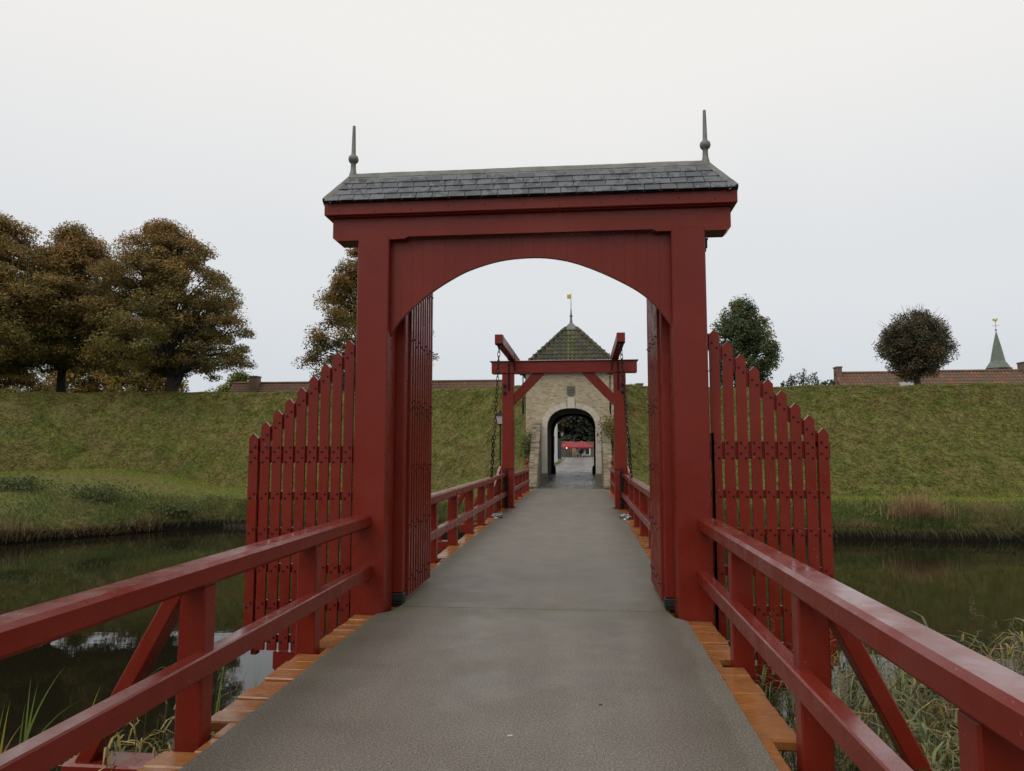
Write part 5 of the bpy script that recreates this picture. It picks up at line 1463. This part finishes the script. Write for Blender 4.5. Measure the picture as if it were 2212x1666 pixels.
# dark trees closing the square beyond the gate
DK = [(0.042, 0.050, 0.036), (0.058, 0.063, 0.038), (0.085, 0.078, 0.040), (0.034, 0.042, 0.036)]
tree('square_tree', 'dark tree filling the middle of the view through the arch', 'tree', (1.0, 126, 0.5), 9.2, 5.0, 0.9, DOME, DK, [1, 1, .7, 1], 190, 130, 0.30, 1.3, 51, trunk_r=0.3, group='dark trees on the square')
tree('square_tree', 'dark tree with some orange leaves at the left of the view through the arch', 'tree', (-5.2, 128, 0.5), 9.0, 4.4, 1.2, DOME, [(0.16, 0.085, 0.03), (0.05, 0.05, 0.028), (0.10, 0.07, 0.03)], [0.7, 1, .6], 160, 130, 0.30, 1.3, 52, trunk_r=0.3, group='dark trees on the square')
tree('square_tree', 'dark olive tree at the right of the view through the arch', 'tree', (6.6, 127, 0.5), 9.0, 4.8, 1.2, DOME, DK, [1, 1, 1, .6], 160, 130, 0.30, 1.3, 53, trunk_r=0.3, group='dark trees on the square')
# creeper and weeds against the wing walls
def climber(x0, y0, z0, sp, n_, pal, seed, label, name='creeper'):
    r = np.random.default_rng(seed); C = np.stack([x0 + r.normal(0, sp[0], n_), y0 + r.normal(0, sp[1], n_), z0 + r.normal(0, sp[2], n_)], -1); N = n_
    nrm = r.normal(0, 1, (N, 3)) + np.array([0, -.5, .5]); nrm /= np.linalg.norm(nrm, axis=1)[:, None]
    t1 = np.cross(nrm, r.normal(0, 1, (N, 3))); t1 /= np.linalg.norm(t1, axis=1)[:, None]; t2 = np.cross(nrm, t1); s_ = (0.055 * r.uniform(0.5, 1.4, N))[:, None]
    V = np.stack([C - t1 * s_, C - t2 * s_ * .6, C + t1 * s_, C + t2 * s_ * .6], 1).reshape(-1, 3)
    col = pick(N, pal, [1] * len(pal), seed)
    root = thing(name, label, 'plant', (x0, y0, z0 - sp[2] * 2))
    np_mesh('foliage', V, np.arange(4 * N).reshape(N, 4), 'leaves', np.repeat(col, 4, axis=0), parent=root, loc=(x0, y0, z0 - sp[2] * 2))
    m = MB(); rr_ = random.Random(seed)
    for k in range(10): m.tube([(x0 + rr_.uniform(-.1, .1), y0 + .1, z0 - sp[2] * 2.2), (x0 + rr_.uniform(-1, 1) * sp[0], y0, z0), (x0 + rr_.uniform(-1.6, 1.6) * sp[0], y0 - .1, z0 + sp[2] * 1.6)], [0.02, 0.013, 0.005], 4)
    m.build('stems', 'twig', root)
climber(1.85, 33.3, 2.35, (0.22, 0.35, 0.42), 1500, [(0.11, 0.12, 0.035), (0.26, 0.20, 0.045), (0.085, 0.09, 0.03), (0.16, 0.14, 0.04)], 61, 'yellowing creeper over the right wing wall of the gatehouse')
climber(-2.05, 32.9, 1.75, (0.14, 0.5, 0.32), 500, [(0.075, 0.098, 0.034), (0.10, 0.12, 0.04), (0.13, 0.13, 0.045)], 62, 'dark green weeds along the left wing wall of the gatehouse')
# nettle bushes on the left bank
for k, (x_, u_, s_, tx) in enumerate([(-25.5, 3.2, 1.0, 'dark leafy bramble clump low on the left bank near the frame edge'), (-21.5, 3.0, 1.2, 'broad dark bramble clump in the middle of the left bank'), (-18.3, 2.35, 0.7, 'bright green leafy clump touching the water on the left bank'), (-28.5, 3.4, 0.8, 'leafy green weeds under the bastion at the far left')]):
    p_ = surf(np.array([x_]), np.array([u_]))[0]
    climber(p_[0], p_[1], p_[2] + 0.28 * s_, (0.85 * s_, 0.45 * s_, 0.20 * s_), 1700, [(0.075, 0.100, 0.034), (0.105, 0.130, 0.042), (0.062, 0.080, 0.030), (0.145, 0.165, 0.055)], 70 + k, tx, 'bank_bush')

# ================================================================ REEDS IN THE FOREGROUND
def reed_bed(name, label, n, xr, yr_, ztop, seed, pal, wts, leafs=8, leafL=(0.22, 0.46), edge=None, plume=0.14):
    r = np.random.default_rng(seed)
    x = r.uniform(*xr, n); y = r.uniform(*yr_, n)
    if edge is not None:
        keep = edge(x, y, r); x, y = x[keep], y[keep]; n = len(x)
    zt = ztop(x, y) + r.normal(0, 0.16, n)
    root = thing(name, label, 'reeds', (float(np.mean(x)), float(np.mean(y)), ZW)); root['kind'] = 'stuff'
    bend = r.normal(0, 0.20, (n, 2)) + np.array([0.06, -0.04])
    base = np.stack([x, y, np.full(n, ZW - 0.1)], -1); H = zt - ZW
    # stems
    V = []; a = r.uniform(0, 6.28, n)
    for f in (0, 0.5, 1.0):
        c = base + np.stack([bend[:, 0] * f * f, bend[:, 1] * f * f, H * f], -1)
        for k in range(3):
            ang_ = a + k * 2.094; V.append(c + np.stack([np.cos(ang_), np.sin(ang_), np.zeros(n)], -1) * (0.0045 * (1.1 - 0.6 * f)))
    V = np.stack(V, 1); F = []
    for i in range(2):
        for k in range(3): F.append((i * 3 + k, i * 3 + (k + 1) % 3, i * 3 + 3 + (k + 1) % 3, i * 3 + 3 + k))
    F = (np.arange(n)[:, None, None] * 9 + np.array(F)[None]).reshape(-1, 4)
    col = pick(n, [(0.13, 0.12, 0.05), (0.19, 0.15, 0.07), (0.09, 0.105, 0.04)], [1, 1, 1], seed)
    o = np_mesh('reed_stems', V.reshape(-1, 3), F, 'reed_leaf', np.repeat(col, 9, axis=0), parent=root, loc=WL[root.name]); tag(o, kind='stuff')
    N = n * leafs; ci = np.repeat(np.arange(n), leafs)
    f = r.uniform(0.38, 1.0, N)
    b = base[ci] + np.stack([bend[ci, 0] * f * f, bend[ci, 1] * f * f, H[ci] * f], -1)
    a = r.uniform(0, 6.28, N); L = r.uniform(*leafL, N)
    bd = np.stack([np.cos(a), np.sin(a)], -1) * (L * r.uniform(0.45, 0.95, N))[:, None]
    colL = pick(N, pal, wts, seed + 1)
    o = ribbon_blades('reed_leaves', b, L * r.uniform(0.25, 0.8, N), r.uniform(0.012, 0.028, N), bd, colL, seed + 2, 3, parent=root, droop=1.0)
    o.location = -WL[root.name]
    # seed plumes on some
    pl = r.uniform(0, 1, n) < plume; q = np.where(pl)[0]; K = 40
    if len(q):
        ci = np.repeat(q, K); N = len(ci); f = r.uniform(0.92, 1.0, N)
        b = base[ci] + np.stack([bend[ci, 0], bend[ci, 1], H[ci] + (f - 0.92) * 2.6], -1) + r.normal(0, 0.012, (N, 3))
        a = r.uniform(0, 6.28, N); L = r.uniform(0.03, 0.09, N)
        o = ribbon_blades('reed_plumes', b, L * 0.6, np.full(N, 0.006), np.stack([np.cos(a), np.sin(a)], -1) * L[:, None] * .7, pick(N, [(0.16, 0.11, 0.075), (0.22, 0.16, 0.11)], [1, 1], seed + 3), seed + 4, 2, parent=root, droop=1.0)
        o.location = -WL[root.name]
    return root
RP = [(0.145, 0.170, 0.050), (0.185, 0.205, 0.080), (0.115, 0.148, 0.060), (0.33, 0.255, 0.060), (0.38, 0.28, 0.12), (0.27, 0.18, 0.08), (0.22, 0.225, 0.12)]
RW = [1.2, 1.2, 1, 0.55, 0.5, 0.45, 0.8]
reed_bed('reed_bed', 'dense green and yellow reeds in the moat right of the near railing', 7600, (2.12, 8.4), (2.2, 8.2), lambda x, y: -0.06 + 0.03 * (x - 4) - 0.06 * (y - 5), 81, RP, RW, leafs=11, leafL=(0.26, 0.52),
         edge=lambda x, y, r: (r.uniform(0, 1, len(x)) < np.clip(1.35 - (y - 4.9 - 0.28 * (x - 2.2)) * 0.55, 0, 1)))
# broad leaved cattails on the left, a clump here and there
def cattail(x0, y0, leaves, label, seed):
    r = random.Random(seed); root = thing('cattail_clump', label, 'water plant', (x0, y0, ZW), 'cattails left of the bridge')
    for (dx, dy, top, rx, ry, w_, c_) in leaves:
        b = np.array([[x0 + dx, y0 + dy, ZW - 0.05]]); h_ = np.array([top - ZW + 0.05])
        o = ribbon_blades('leaf', b, h_, np.array([w_]), np.array([[rx, ry]]), np.array([c_]), seed + int(abs(dx) * 100), 8, parent=root, kind=None, droop=0.35, yaw=r.uniform(-0.7, 0.7))
        o.location = -WL[root.name]
gC, yC, oC = (0.15, 0.20, 0.040), (0.38, 0.32, 0.050), (0.34, 0.22, 0.10)
def clump(y0, leaves, label, seed):
    rr_ = random.Random(seed); x0 = sum(q[0] for q in leaves) / len(leaves)
    cattail(x0, y0, [(q[0] - x0, rr_.uniform(-0.25, 0.25), q[2], q[3], rr_.uniform(-0.1, 0.1), q[5], q[6]) for q in leaves], label, seed)
clump(7.3, [(-5.469, 0, -0.507, 0.487, 0, 0.034, gC), (-5.524, 0, -0.84, 0.662, 0, 0.03, gC), (-5.437, 0, -0.855, 0.068, 0, 0.036, gC), (-5.426, 0, -0.905, 0.111, 0, 0.034, yC), (-5.511, 0, -0.833, 0.018, 0, 0.032, gC), (-5.556, 0, -1.052, 0.114, 0, 0.03, gC), (-5.773, 0, -1.235, 0.242, 0, 0.03, yC), (-5.698, 0, -1.031, 0.095, 0, 0.03, gC), (-5.40, 0, -0.70, -0.10, 0, 0.032, gC), (-5.60, 0, -1.1, 0.3, 0, 0.028, oC)], 'tall cattail blades over dark water at the lower left frame edge', 5)
clump(7.3, [(-4.858, 0, -0.82, 0.216, 0, 0.028, yC), (-4.769, 0, -1.078, 0.084, 0, 0.026, gC), (-4.765, 0, -1.45, 0.08, 0, 0.024, oC), (-4.66, 0, -1.3, -0.1, 0, 0.024, gC)], 'yellow tipped cattail blade left of the diagonal brace', 6)
clump(6.7, [(-2.967, 0, 0.025, 0.243, 0, 0.036, gC), (-2.756, 0, -0.257, 0.281, 0, 0.03, gC), (-2.957, 0, -0.34, 0.331, 0, 0.034, gC), (-2.85, 0, -0.424, 0.091, 0, 0.03, yC), (-2.742, 0, -0.417, 0.205, 0, 0.028, gC), (-2.853, 0, -0.442, 0.008, 0, 0.03, gC), (-2.504, 0, -0.243, -0.073, 0, 0.024, gC)], 'green cattail blades rising between the two near left posts', 7)
reed_bed('sedge_clump', 'tangle of straw coloured sedge below the near left railing', 170, (-2.62, -1.95), (3.75, 5.0), lambda x, y: -0.22 + 0.0 * x, 91, RP, [0.6, 0.6, 0.6, 1, 1.4, 1, 0.4], leafs=7, leafL=(0.2, 0.45), plume=0.0)

# small things on the deck
m = MB(); m.prism([(0.10, 4.17), (0.128, 4.178), (0.126, 4.186), (0.098, 4.176)], 0.001, 0.004, 'Z'); 
tag(m.build('pale_leaf', 'cloth_white'), 'tiny pale scrap lying on the grey deck in the foreground', 'scrap')
m = MB(); m.prism([(0.62, 4.72), (0.643, 4.724), (0.645, 4.73), (0.623, 4.73)], 0.001, 0.004, 'Z')
tag(m.build('dark_leaf', 'dark_timber'), 'tiny dark leaf lying flat on the grey deck', 'leaf')
